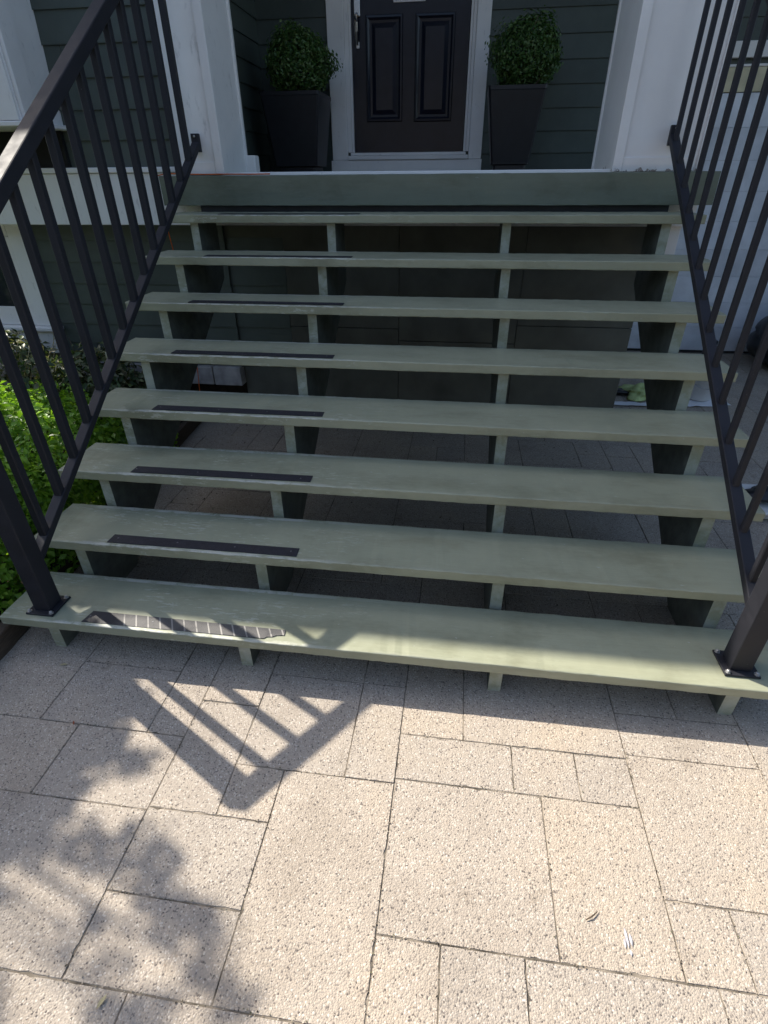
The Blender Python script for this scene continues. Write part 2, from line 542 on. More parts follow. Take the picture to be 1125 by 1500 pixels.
pavement = obj('pavement', [(-1.5, -1.92, -0.0026), (6.5, -1.92, -0.0026), (6.5, 4.72, -0.0026), (-1.8, 4.72, -0.0026)], [(0, 1, 2, 3)], M['joint'])
tag(pavement, kind='structure')


def paver_geo(w, d, seed, n_per=0.055, hz=0.0):
    """slab with slightly ragged chamfered edge; local coords centred, top at 0"""
    r = random.Random(seed)
    g = 0.0012
    x0, x1, y0, y1 = -w / 2 + g, w / 2 - g, -d / 2 + g, d / 2 - g
    pts = []
    def side(a, b):
        ln = math.hypot(b[0] - a[0], b[1] - a[1])
        k = max(2, int(ln / n_per))
        for i in range(k):
            t = i / k
            pts.append((a[0] + (b[0] - a[0]) * t, a[1] + (b[1] - a[1]) * t))
    side((x0, y0), (x1, y0)); side((x1, y0), (x1, y1)); side((x1, y1), (x0, y1)); side((x0, y1), (x0, y0))
    n = len(pts)
    top, mid, bot = [], [], []
    tx, ty = r.uniform(-.004, .004), r.uniform(-.004, .004)
    zz = r.uniform(-0.0012, 0.0012)
    for (x, y) in pts:
        j = r.uniform(0, 0.0010) + (r.random() < 0.06) * r.uniform(0, 0.0045)
        s = lambda q, k: q - math.copysign(min(abs(q), k), q)
        ex, ey = (abs(abs(x) - w / 2) < 0.006), (abs(abs(y) - d / 2) < 0.006)
        ox = (0.0009 + j) if ex else 0
        oy = (0.0009 + j) if ey else 0
        z = tx * x + ty * y + zz
        top.append((s(x, ox), s(y, oy), z))
        mid.append((s(x, j * .6 if ex else 0), s(y, j * .6 if ey else 0), z - 0.0022 - j * .5))
        bot.append((x, y, -0.03))
    V = top + mid + bot
    F = [tuple(range(n))]
    for a in (0, n):
        for i in range(n):
            k = (i + 1) % n
            F.append((a + i, a + n + i, a + n + k, a + k))
    return V, F


EXPL = [(-1.49, -1.15, -.283, .215), (-1.15, -.755, -.283, -.02), (-1.15, -.755, -.02, .215), (-.755, -.62, -.283, .215),
        (-1.49, -1.0, -.53, -.283), (-1.0, -.62, -.53, -.283), (-1.49, -1.2, -.93, -.53), (-1.2, -.62, -.93, -.53),
        (-.62, -.41, -.135, .215), (-.62, -.41, -.52, -.135), (-.41, -.057, -.355, .015), (-.41, -.25, -.52, -.355), (-.41, -.057, .015, .215),
        (-.62, -.25, -.742, -.52), (-.62, -.25, -.93, -.742), (-.25, .1, -.93, -.355), (-.057, .1, -.355, .015), (-.057, .1, .015, .215),
        (.1, .31, -.178, .215), (.31, .83, -.178, .215), (.1, .466, -.337, -.178), (.466, .665, -.337, -.178), (.665, .83, -.337, -.178),
        (.1, .545, -.745, -.337), (.545, .83, -.745, -.337), (.83, 1.04, 0, .215), (1.04, 1.237, 0, .215), (.83, 1.237, -.162, 0),
        (.83, 1.237, -.575, -.162), (.83, .985, -.745, -.575), (.985, 1.237, -.745, -.575), (.1, .26, -1.15, -.745), (.26, .462, -1.15, -.745),
        (.462, .9, -1.15, -.745), (.9, 1.237, -1.15, -.745), (-.452, .1, -1.3, -.93), (-.85, -.452, -1.3, -.93), (-1.49, -.85, -1.3, -.93),
        (.1, .6, -1.3, -1.15), (.6, 1.237, -1.3, -1.15)]


def ashlar(x0, x1, y0, y1, seed, u=0.19):
    r = random.Random(seed)
    nx, ny = max(1, round((x1 - x0) / u)), max(1, round((y1 - y0) / u))
    ux, uy = (x1 - x0) / nx, (y1 - y0) / ny
    occ = [[False] * ny for _ in range(nx)]
    out = []
    for j in range(ny):
        for i in range(nx):
            if occ[i][j]: continue
            for (a, c) in r.sample([(1, 1), (2, 1), (1, 2), (2, 2), (2, 2), (3, 2), (2, 3)], 7) + [(1, 1)]:
                if i + a <= nx and j + c <= ny and not any(occ[p][q] for p in range(i, i + a) for q in range(j, j + c)):
                    for p in range(i, i + a):
                        for q in range(j, j + c): occ[p][q] = True
                    out.append((x0 + i * ux, x0 + (i + a) * ux, y0 + j * uy, y0 + (j + c) * uy))
                    break
    return out


def project(p):
    d = Vector(p) - _c
    z = d.dot(_f)
    if z < 0.05: return None
    return (562.5 + 779.94 * d.dot(_r) / z, 750 - 779.94 * d.dot(_u) / z)


gen = ashlar(-1.76, 1.237, .215, 2.46, 3) + ashlar(1.237, 5.0, -1.3, 4.70, 5) + ashlar(-1.49, 5.0, -1.9, -1.3, 9, 0.2)
rest_v, rest_f = [], []
vis = 0
for idx, (x0, x1, y0, y1) in enumerate(EXPL + gen):
    cx, cy = (x0 + x1) / 2, (y0 + y1) / 2
    near = idx < len(EXPL)
    V, F = paver_geo(x1 - x0, y1 - y0, idx * 13 + 1, 0.014 if near else 0.06)
    q = project((cx, cy, 0))
    inframe = q is not None and -60 < q[0] < 1185 and -60 < q[1] < 1560
    if inframe and vis < 300:
        vis += 1
        obj('paver', [(a + cx, b + cy, c) for a, b, c in V], F, M['paver'], pavement, origin=(cx, cy, 0))
    else:
        k = len(rest_v)
        rest_v += [(a + cx, b + cy, c) for a, b, c in V]
        rest_f += [tuple(k + i for i in f) for f in F]
tag(obj('outer_pavers', rest_v, rest_f, M['paver'], pavement), kind='stuff')

# garden bed left of the stairs
bed = obj('garden_bed', [(-6, -4.2, 0.02), (-1.50, -4.2, 0.02), (-1.505, 0.0, 0.02), (-1.74, 2.46, 0.02), (-6, 2.46, 0.02)], [(0, 1, 2, 3, 4)], M['soil'])
tag(bed, kind='structure')

# ------------------------------------------------------------------ house
house = thing('house', (0, 3.2, 0), 'dark green clapboard house with white trim and a porch at the top of the stairs', 'house')


def clap_mesh(length, h=0.145, axis='x'):
    """one lapped board, local origin at its bottom centre on the wall plane"""
    t0, t1, lap = 0.016, 0.004, 0.018
    prof = [(0, 0), (-t0, 0.0), (-t0, 0.006), (-t1, h + lap), (0, h + lap)]
    V = []
    for s in (-length / 2, length / 2):
        for (o, z) in prof:
            V.append((s, o, z) if axis == 'x' else (-o, s, z))
    n = len(prof)
    F = [tuple(range(n)), tuple(range(2 * n - 1, n - 1, -1))]
    for i in range(n):
        k = (i + 1) % n
        F.append((i, n + i, n + k, k))
    return V, F


clap_cache = {}


def clap(x0, x1, y, z, mat, parent, h=0.145, axis='x'):
    key = (round(x1 - x0, 3), h, axis, mat.name)
    if key not in clap_cache:
        V, F = clap_mesh(x1 - x0, h, axis)
        me = bpy.data.meshes.new('clapboard')
        me.from_pydata(V, [], F)
        me.materials.append(mat)
        clap_cache[key] = me
    o = bpy.data.objects.new('clapboard', clap_cache[key])
    c = ((x0 + x1) / 2, y, z) if axis == 'x' else (y, (x0 + x1) / 2, z)
    return link(o, c, parent)


def clap_wall(name, x0, x1, y, z0, z1, mat, h=0.145, axis='x', thick=0.12, split=None, skip=None, first=None):
    if axis == 'x':
        w = box(name, x0, x1, y, y + thick, z0 - 0.01, z1, mat, house, 0)
    else:
        w = box(name, y - thick, y, x0, x1, z0 - 0.01, z1, mat, house, 0)
    z = z0 if first is None else first
    i = 0
    while z < z1 - 0.03:
        hh = min(h, z1 - z - 0.019)
        segs = [(x0, x1)]
        if skip:
            sx0, sx1, sz0, sz1 = skip
            if z + h > sz0 and z < sz1: segs = [(x0, sx0), (sx1, x1)]
        if split:
            out = []
            for a, b in segs:
                if b - a > 1.2:
                    c = a + (b - a) * split[i % len(split)]
                    out += [(a, c - 0.0012), (c + 0.0012, b)]
                else: out.append((a, b))
            segs = out
        for a, b in segs:
            if b - a > 0.02: clap(a, b, y, z, mat, w, round(hh, 4), axis)
        z += h
        i += 1
    return w


SP = [0.37, 0.62, 0.45, 0.71, 0.30, 0.55]
# lower wall behind and left of the stairs (recessed under the porch)
clap_wall('wall', -3.95, -1.361, 2.45, 0.41, 1.37, M['siding'], 0.138, split=SP, first=0.352 + 0.058)
w = box('wall', -1.361, 1.312, 2.47, 2.58, 0.0, 1.40, M['panel'], house, 0)
clap(-1.361, -0.97, 2.47, 0.41, M['siding'], w, 0.138)
for q in range(1, 6): clap(-1.361, -0.97, 2.47, 0.41 + 0.138 * q, M['siding'], w, 0.138)
for (a, b, c, d) in ((-0.966, -0.205, 0.02, 0.70), (-0.966, -0.205, 0.704, 1.39), (-0.201, 0.585, 0.02, 0.62), (-0.201, 0.585, 0.624, 1.39), (0.589, 1.322, 0.02, 0.74), (0.589, 1.322, 0.744, 1.39)):
    box('panel', a, b, 2.450 + 0.002 * (a > 0), 2.469, c, d, M['panel'], w, 0.002)
# upper wall left of the porch
clap_wall('wall', -3.50, -1.46, 2.25, 1.635, 4.2, M['siding'], 0.143, split=SP)
# porch: recessed door wall and left return wall
clap_wall('wall', -1.56, 1.46, 4.0, 1.585, 4.2, M['siding'], 0.145, skip=(-.925, .285, 1.5, 3.95), first=1.595)
clap_wall('wall', 2.45, 4.0, -1.50, 1.60, 4.2, M['siding'], 0.145, axis='y')
# house end wall on the left (seen by the sun only)
box('end_wall', -3.50, -3.38, 2.58, 8.0, 0.0, 4.2, M['siding'], house, 0)
box('end_wall', 1.20, 1.30, 2.59, 4.69, 0.0, 1.44, M['siding'], house, 0)

# porch deck, green fascia board, riser under it
deck = box('porch_deck', -1.50, 1.45, 2.142, 4.0, 1.55, 1.598, M['tread'], house, 0.002)


def rough_board(name, x0, x1, y0, y1, z0, z1, mat, parent, seed=0, amp=0.0008, r=0.004, nseg=70, cut=0.0):
    """plank along X with eased, slightly uneven long edges"""
    rr = np.random.default_rng(seed)
    prof = []
    for (cy, cz, a0) in ((y0 + r, z0 + r, 180), (y1 - r, z0 + r, 270), (y1 - r, z1 - r, 0), (y0 + r, z1 - r, 90)):
        for k in range(4):
            a = math.radians(a0 + k * 30)
            prof.append((cy + r * math.cos(a), cz + r * math.sin(a)))
    # order: start at left-bottom, go counter clockwise
    n = len(prof)
    xs = np.linspace(x0, x1, nseg + 1)
    V = []
    wob = np.cumsum(rr.normal(0, 1, (nseg + 1, 4)), axis=0)
    wob = wob - wob.mean(0)
    wob = wob / (np.abs(wob).max(0) + 1e-9) * amp * 1.6
    for i, x in enumerate(xs):
        for j, (y, z) in enumerate(prof):
            c = j // 4
            nick = amp * rr.normal() * 0.6
            V.append((x, y + (wob[i, c] + nick) * (1 if c in (0, 3) else .5), z + wob[i, c] * 0.8 + nick))
    F = [tuple(range(n)), tuple(range(nseg * n + n - 1, nseg * n - 1, -1))]
    for i in range(nseg):
        for j in range(n):
            k = (j + 1) % n
            F.append((i * n + j, i * n + k, (i + 1) * n + k, (i + 1) * n + j))
    o = obj(name, V, F, mat, parent)
    return o


rough_board('fascia_board', -1.551, 1.470, 2.098, 2.138, 1.452, 1.600, M['fascia'], house, 40)
rough_board('riser_board', -1.352, 1.275, 2.150, 2.186, 1.37, 1.470, M['riser_shade'], house, 41)  # shadow under the fascia overhang painted into the riser colour
# white band board at porch floor level, with its cap
box('band_board', -3.52, 1.40, 2.200, 2.236, 1.345, 1.615, M['white'], house, 0.003)
box('band_cap', -3.52, -1.46, 2.185, 2.232, 1.617, 1.645, M['white'], house, 0.004)
box('band_board', 1.402, 1.436, 2.20, 4.66, 1.345, 1.597, M['white'], house, 0.003)
box('band_return', 1.285, 1.395, 2.240, 2.33, 1.16, 1.345, M['white'], house, 0.003)

# porch columns
for (cx0, cx1, cy0, cy1, inner, mt) in ((-1.452, -1.205, 2.150, 2.62, 1, M['white']), (0.975, 1.372, 2.150, 2.83, -1, M['peel'])):
    c = box('column', cx0, cx1, cy0 + 0.012, cy1, 1.601, 4.12, mt, house, 0.003)
    xi = cx1 if inner > 0 else cx0
    # raised corner strips down both visible edges
    box('corner_strip', xi - 0.024 + (0.004 if inner > 0 else -0.004), xi + 0.024 + (0.004 if inner > 0 else -0.004), cy0, cy0 + 0.030, 1.603, 4.118, mt, c, 0.002)
    xo = cx0 if inner > 0 else cx1
    box('corner_strip', xo - 0.012, xo + 0.012, cy0 + 0.001, cy0 + 0.028, 1.603, 4.118, mt, c, 0.002)
    box('corner_strip', xi - 0.012 if inner > 0 else xi - 0.010, xi + 0.010 if inner > 0 else xi + 0.012, cy1 - 0.022, cy1 + 0.004, 1.603, 4.118, mt, c, 0.002)
    box('base_trim', cx0 + 0.014, cx1 - 0.022, cy0 + 0.004, cy0 + 0.02, 1.602, 1.665, mt, c, 0.002)
    if inner > 0:
        box('plinth_block', -1.200, -1.142, 2.60, 2.68, 1.601, 1.708, M['white'], c, 0.006)

# roof over house and porch
bm = bmesh.new()
e0 = [(-5.05, 1.885, 4.25), (4.6, 1.885, 4.25), (4.6, 6.2, 6.3), (-5.05, 6.2, 6.3)]
vb = [bm.verts.new(p) for p in e0]
vt = [bm.verts.new((x, y, z + 0.14)) for x, y, z in e0]
bm.faces.new(vb[::-1]); bm.faces.new(vt)
for i in range(4): bm.faces.new((vb[i], vb[(i + 1) % 4], vt[(i + 1) % 4], vt[i]))
roof = from_bm('roof', bm, M['roof'], house)
bm = bmesh.new()
e0 = [(-5.05, 6.2, 6.3), (4.6, 6.2, 6.3), (4.6, 10.6, 4.25), (-5.05, 10.6, 4.25)]
vb = [bm.verts.new(p) for p in e0]
vt = [bm.verts.new((x, y, z + 0.14)) for x, y, z in e0]
bm.faces.new(vb[::-1]); bm.faces.new(vt)
for i in range(4): bm.faces.new((vb[i], vb[(i + 1) % 4], vt[(i + 1) % 4], vt[i]))
from_bm('roof', bm, M['roof'], house)
box('eave_board', -5.03, 4.58, 1.860, 1.883, 4.16, 4.385, M['white'], roof, 0.003)
box('soffit', -3.50, 1.46, 1.84, 4.1, 4.205, 4.235, M['white'], house, 0.0)
box('porch_beam', -1.46, 1.38, 2.17, 2.45, 4.0, 4.2, M['white'], house, 0.003)
box('corner_post', -4.95, -4.81, 2.4, 2.54, 0.0, 4.45, M['white'], house, 0.004)

# white bay at the upper left
bay = part('bay_window', (-2.7, 2.1, 1.85), house)
box('bay_side', -3.30, -2.150, 1.895, 2.249, 1.850, 4.15, M['white'], bay, 0.004)
box('bay_trim', -2.149, -2.128, 1.905, 2.02, 1.852, 4.14, M['white'], bay, 0.003)
box('bay_sill', -3.32, -2.105, 1.870, 2.249, 1.826, 1.849, M['white'], bay, 0.004)
box('bay_trim', -2.26, -2.152, 1.878, 1.894, 1.852, 4.14, M['white'], bay, 0.003)
box('bay_shadow', -3.28, -2.16, 2.205, 2.2330, 1.650, 1.825, M['bay_shade'], bay, 0.002)  # black sheet standing in for the shadowed recess below the bay
box('window_pane', -3.15, -2.32, 1.885, 1.8945, 2.15, 3.6, M['glass'], bay, 0)

# basement window
bw = part('basement_window', (-3.2, 2.45, 0.9), house)
box('casing', -2.88, -2.745, 2.395, 2.433, 0.672, 1.344, M['white'], bw, 0.004)
box('casing', -3.80, -3.665, 2.395, 2.433, 0.672, 1.344, M['white'], bw, 0.004)
box('casing', -3.664, -2.881, 2.397, 2.432, 1.26, 1.343, M['white'], bw, 0.004)
box('sash', -2.955, -2.882, 2.404, 2.432, 0.673, 1.258, M['white'], bw, 0.004)
box('sash', -3.663, -2.956, 2.404, 2.432, 0.673, 0.800, M['white'], bw, 0.004)
box('sash', -3.663, -3.59, 2.404, 2.432, 0.801, 1.258, M['white'], bw, 0.004)
box('pane', -3.589, -2.957, 2.418, 2.428, 0.802, 1.259, M['glass'], bw, 0)
box('sill', -3.82, -2.700, 2.350, 2.432, 0.640, 0.671, M['white'], bw, 0.008, 2)
box('apron', -3.78, -2.78, 2.398, 2.431, 0.47, 0.639, M['white'], bw, 0.004)
# foundation blocks below the siding
for i, (a, b) in enumerate(((-3.95, -3.30), (-3.295, -2.56), (-2.555, -1.985), (-1.98, -1.585), (-1.58, -1.368))):
    box('foundation_block', a, b, 2.395 + 0.004 * (i % 3), 2.60, 0.270 + 0.003 * (i % 2), 0.408, M['concrete'], house, 0.006, 2)
box('crawl_wall', -3.95, -1.37, 2.55, 2.62, -0.02, 0.27, M['soil'], house, 0)

# entrance door
dr = part('front_door', (-0.3, 4.0, 1.6), house)
Yd = 4.005
box('slab', -.748, .143, Yd - 0.012, Yd + 0.03, 1.757, 3.80, M['door'], dr, 0.002)


def door_panel(x0, x1, z0, z1):
    bm = bmesh.new()
    y = Yd - 0.013
    levels = [(0.0, 0.0), (0.006, -0.014), (0.018, -0.015), (0.032, -0.002), (0.048, -0.001), (0.078, -0.013)]
    rings = []
    for (ins, dy) in levels:
        rings.append([bm.verts.new((a, y + dy, c)) for a, c in ((x0 + ins, z0 + ins), (x1 - ins, z0 + ins), (x1 - ins, z1 - ins), (x0 + ins, z1 - ins))])
    for i in range(len(rings) - 1):
        for k in range(4):
            bm.faces.new((rings[i][k], rings[i][(k + 1) % 4], rings[i + 1][(k + 1) % 4], rings[i + 1][k]))
    bm.faces.new(rings[-1])
    return from_bm('door_panel', bm, M['door'], dr)


door_panel(-.642, -.355, 1.962, 2.612)
door_panel(-.262, .036, 1.958, 2.610)
door_panel(-.642, -.355, 2.86, 3.60)
door_panel(-.262, .036, 2.86, 3.60)
box('notice_plate', -.428, -.192, Yd - 0.022, Yd - 0.0125, 2.672, 2.78, M['white'], dr, 0.002)
box('notice_plate', -.412, -.208, Yd - 0.026, Yd - 0.0225, 2.684, 2.77, M['plate'], dr, 0.001)
# grip handle
hx = -.703
bm = bmesh.new()
bm_box(bm, hx - .026, hx + .026, Yd - .028, Yd - .012, 2.60, 2.84, 0.008, 2)
bm_tube(bm, [(hx, Yd - .03, 2.735), (hx, Yd - .055, 2.735)], [0.02, 0.016], 14)
bm_tube(bm, [(hx, Yd - .03, 2.615), (hx, Yd - .062, 2.60), (hx, Yd - .075, 2.56), (hx, Yd - .072, 2.51), (hx, Yd - .055, 2.465), (hx, Yd - .03, 2.447), (hx, Yd - .012, 2.445)], [0.011, 0.013, 0.014, 0.011, 0.009, 0.008, 0.008], 12)
bm_box(bm, hx - .014, hx + .014, Yd - .022, Yd - .012, 2.418, 2.462, 0.005, 2)
from_bm('handle', bm, M['nickel'], dr, False)
# white frame around it
fr = part('door_frame', (-0.3, 3.98, 1.6), house)
box('casing', -.933, -.802, 3.955, 3.999, 1.705, 3.95, M['white'], fr, 0.004)
box('casing', .190, .293, 3.955, 3.999, 1.705, 3.95, M['white'], fr, 0.004)
box('jamb', -.801, -.768, 3.968, 4.00, 1.758, 3.86, M['white'], fr, 0.003)
box('jamb', -.767, -.750, 3.976, 4.00, 1.758, 3.86, M['white'], fr, 0.002)
box('jamb', .165, .189, 3.968, 4.00, 1.758, 3.86, M['white'], fr, 0.003)
box('jamb', .146, .164, 3.976, 4.00, 1.758, 3.86, M['white'], fr, 0.002)
box('casing', -.933, .293, 3.953, 3.999, 3.951, 4.08, M['white'], fr, 0.004)
box('threshold', -.801, .189, 3.935, 4.00, 1.706, 1.735, M['white'], fr, 0.005, 2)
box('threshold', -.780, .168, 3.955, 4.00, 1.736, 1.756, M['white'], fr, 0.003)
box('sill_board', -.945, .300, 3.948, 3.999, 1.627, 1.704, M['white'], fr, 0.003)

# white garage wing, right
gar = thing('garage_wing', (3.2, 4.8, 0), 'white garage front with dark siding above, beyond the right stair railing', 'garage')
box('header_board', 1.47, 6.0, 4.690, 4.73, 2.390, 2.495, M['white'], gar, 0.003)
box('header_lip', 1.47, 6.0, 4.715, 4.76, 2.335, 2.352, M['white'], gar, 0.003)
box('door_top_rail', 1.95, 6.0, 4.722, 4.76, 2.17, 2.333, M['yellow_reflection'], gar, 0.002)  # yellow reflection painted into the rail colour
z = 0.025
ph = 0.2378
pan0 = None
for i in range(9):
    if pan0 is None: pan0 = box('door_plank', 1.95, 5.6, 4.724, 4.76, z, z + ph - 0.0015, M['white_siding'], gar, 0.0015)
    else: same('door_plank', pan0, (3.775, 4.742, z + ph / 2 - 0.00075), gar)
    z += ph
box('door_seal', 1.95, 5.6, 4.730, 4.765, 0.003, 0.0245, M['blackstuff'], gar, 0)
box('jamb_board', 1.462, 1.946, 4.70, 4.76, 0.0, 2.388, M['white'], gar, 0.004)
w = box('upper_wall', 1.465, 6.0, 4.74, 4.86, 2.30, 5.4, M['siding'], gar, 0)
zz = 2.50
while zz < 4.6:
    clap(1.47, 6.0, 4.74, zz, M['siding'], w)
    zz += 0.145
box('back_wall', 1.47, 6.0, 4.78, 4.9, 0.0, 2.30, M['soil'], gar, 0)

# ------------------------------------------------------------------ staircase
stairs = thing('staircase', (0, 1.0, 0), 'wide sage green wooden staircase with open risers leading up to the porch', 'staircase')
for k in range(1, 9):
    y0 = (k - 1) * RUN
    z1 = k * RISE
    t = rough_board('tread', XL, XR, y0, y0 + DEP, z1 - TH, z1, M['tread'], stairs, 100 + k, 0.0007, 0.0045, 110)
    # black grip strip near the nosing on the left
    zt = z1 + 0.0006
    xa, xb = (-1.136, -0.355)
    ya, yb = y0 + 0.016, y0 + 0.074
    if k == 1:
        V2 = [(-1.13, 0.014), (-0.42, 0.017), (-0.412, 0.026), (-0.39, 0.030), (-0.378, 0.038), (-0.350, 0.042), (-0.352, 0.068), (-1.118, 0.074)]
    else:
        s = 0.004 * math.sin(k * 2.3)
        V2 = [(xa, ya), (xb, ya + 0.006 + s), (xb - 0.002, yb + s), (xa + 0.002, yb - 0.003)]
    n = len(V2)
    V = [(x, y, zt) for x, y in V2] + [(x, y, zt + 0.0024) for x, y in V2]
    F = [tuple(range(n - 1, -1, -1)), tuple(range(n, 2 * n))] + [(i, (i + 1) % n, n + (i + 1) % n, n + i) for i in range(n)]
    st = obj('grip_strip', V, F, M['strip_worn'] if k == 1 else M['strip'], t)
    if k == 1: st['label'] = 'grip strip on the bottom tread, worn to bare ribs with a torn end'
    for x in (xa + 0.03, xa + 0.29, xb - 0.24, xb - 0.03):
        bm = bmesh.new()
        bm_lathe(bm, [(0.0034, zt + 0.0025), (0.0034, zt + 0.0032), (0.002, zt + 0.0038)], x + rnd.uniform(-.02, .02), y0 + 0.047, 10)
        from_bm('screw', bm, M['screw'], t)


def stringer(x0, x1):
    """saw-tooth carriage board: side quads column by column, shared outline verts"""
    ys = sorted([0.04 + RUN * i for i in range(8)] + [0.58, 2.146])
    bot = lambda y: max(0.0, 0.676 * (y - 0.58))
    bm = bmesh.new()
    V = lambda x, y, z: bm.verts.new((x, y, z))
    prev = 0.0
    for a_, b_ in zip(ys[:-1], ys[1:]):
        k = min(8, int((0.5 * (a_ + b_) - 0.04) / RUN) + 1)
        zt = k * RISE - TH - 0.0008
        za, zb = bot(a_), bot(b_)
        bm.faces.new((V(x0, a_, za), V(x0, a_, zt), V(x0, b_, zt), V(x0, b_, zb)))
        bm.faces.new((V(x1, a_, za), V(x1, b_, zb), V(x1, b_, zt), V(x1, a_, zt)))
        bm.faces.new((V(x0, a_, zt), V(x1, a_, zt), V(x1, b_, zt), V(x0, b_, zt)))
        bm.faces.new((V(x0, a_, za), V(x0, b_, zb), V(x1, b_, zb), V(x1, a_, za)))
        if zt > prev + 0.01:
            lo = prev if prev > 0 else 0.0
            bm.faces.new((V(x0, a_, lo), V(x1, a_, lo), V(x1, a_, zt), V(x0, a_, zt)))
        prev = zt
    bm.faces.new((V(x0, 2.146, bot(2.146)), V(x0, 2.146, prev), V(x1, 2.146, prev), V(x1, 2.146, bot(2.146))))
    bmesh.ops.remove_doubles(bm, verts=bm.verts, dist=1e-5)
    o = from_bm('stringer', bm, M['tread'], stairs)
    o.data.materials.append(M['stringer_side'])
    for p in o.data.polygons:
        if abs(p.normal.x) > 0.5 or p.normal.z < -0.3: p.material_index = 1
    return o


for (a, b) in ((-1.315, -1.270), (-0.537, -0.492), (0.396, 0.441), (1.183, 1.229)):
    stringer(a, b)

# ------------------------------------------------------------------ railings
def rz(y): return 0.325 + 0.675 * y      # top of the bottom rail


def hz(y): return 1.222 + 0.683 * y      # top of the handrail


def railing(xc, ys, yp, label, bw_):
    t = thing('stair_railing', (xc, yp, RISE), label, 'railing', 'black metal railings of the stairs')
    pw = 0.068
    zb = RISE + 0.009
    bm = bmesh.new()
    bm_box(bm, xc - pw / 2, xc + pw / 2, yp - pw / 2, yp + pw / 2, zb, hz(yp) - 0.03, 0.004, 2)
    from_bm('post', bm, M['metal'], t)
    pl = box('base_plate', xc - 0.056, xc + 0.056, yp - 0.056, yp + 0.056, RISE + 0.0008, RISE + 0.009, M['metal'], t, 0.0015)
    for sx in (-1, 1):
        for sy in (-1, 1):
            bx, by = xc + sx * 0.045, yp + sy * 0.045
            bm = bmesh.new()
            bm_lathe(bm, [(0.0095, RISE + 0.0095), (0.0095, RISE + 0.012), (0.006, RISE + 0.0122), (0.006, RISE + 0.0185), (0.0035, RISE + 0.020)], bx, by, 6)
            from_bm('bolt', bm, M['steel'], pl)
    ye = 2.128
    bm = bmesh.new()
    bm_beam(bm, (xc, yp + pw / 2 + 0.001, rz(yp + pw / 2) - 0.018), (xc, ye, rz(ye) - 0.018), 0.042, 0.030)
    from_bm('bottom_rail', bm, M['metal'], t)
    bm = bmesh.new()
    bm_beam(bm, (xc, yp - 0.055, hz(yp - 0.055) - 0.031), (xc, ye, hz(ye) - 0.031), 0.058, 0.050, 0.005)
    from_bm('handrail', bm, M['metal'], t)
    for zc in (rz(ye), hz(ye) - 0.02):
        br = box('wall_bracket', xc - 0.022, xc + 0.022, ye - 0.004, 2.1495, zc - 0.05, zc + 0.035, M['metal'], t, 0.002)
        tube('screw', [(xc, ye - 0.0045, zc + 0.022), (xc, ye - 0.009, zc + 0.022)], 0.006, M['steel'], br, 8)
    b0 = None
    for y in ys:
        z0, z1 = rz(y) - 0.016, hz(y) - 0.052
        c = (xc, y, (z0 + z1) / 2)
        if b0 is None:
            b0 = box('baluster', xc - bw_ / 2, xc + bw_ / 2, y - bw_ / 2, y + bw_ / 2, z0 - 0.006, z1 + 0.012, M['metal'], t, 0.003)
        else:
            same('baluster', b0, c, t)
    return t


railing(-1.310, [0.193 + 0.1392 * i for i in range(14)], 0.080, 'black metal stair railing beside the hedge', 0.031)
railing(1.212, [0.211 + 0.1446 * i for i in range(14)], 0.105, 'black metal stair railing in front of the white garage', 0.0215)

# ------------------------------------------------------------------ foliage
def leaf_cloud(name, P, Nn, size, mat, parent, aspect=0.55, fold=0.25, seed=0):
    r = np.random.default_rng(seed)
    n = len(P)
    Nn = Nn / (np.linalg.norm(Nn, axis=1, keepdims=True) + 1e-9)
    a = r.normal(size=(n, 3))
    T = np.cross(Nn, a)
    T /= np.linalg.norm(T, axis=1, keepdims=True) + 1e-9
    B = np.cross(Nn, T)
    s = size * r.uniform(0.65, 1.3, (n, 1))
    v = np.empty((n, 4, 3))
    v[:, 0] = P - T * s * 0.5
    v[:, 1] = P - B * s * 0.5 * aspect + Nn * s * fold * 0.5
    v[:, 2] = P + T * s * 0.5
    v[:, 3] = P + B * s * 0.5 * aspect + Nn * s * fold * 0.5
    V = v.reshape(-1, 3)
    c = (V.min(0) + V.max(0)) / 2
    V = V - c
    i4 = np.arange(n) * 4
    tri = np.empty((n, 2, 3), dtype=np.int32)
    tri[:, 0] = np.stack([i4, i4 + 1, i4 + 2], 1)
    tri[:, 1] = np.stack([i4, i4 + 2, i4 + 3], 1)
    tri = tri.reshape(-1)
    me = bpy.data.meshes.new(name)
    me.vertices.add(n * 4)
    me.vertices.foreach_set('co', V.reshape(-1).astype(np.float32))
    me.loops.add(n * 6)
    me.loops.foreach_set('vertex_index', tri)
    me.polygons.add(n * 2)
    me.polygons.foreach_set('loop_start', np.arange(0, n * 6, 3, dtype=np.int32))
    me.polygons.foreach_set('loop_total', np.full(n * 2, 3, dtype=np.int32))
    me.materials.append(mat)
    me.update(calc_edges=True)
    me.validate()
    return link(bpy.data.objects.new(name, me), c, parent)


def lumps(D, r, k=26, amp=0.16, sharp=9.0):
    """lumpy radius factor for directions D"""
    C = r.normal(size=(k, 3))
    C /= np.linalg.norm(C, axis=1, keepdims=True)
    A = r.uniform(-0.6, 1.0, k)
    f = np.zeros(len(D))
    for c, a in zip(C, A):
        f += a * np.exp(sharp * (D @ c - 1))
    return 1 + amp * f


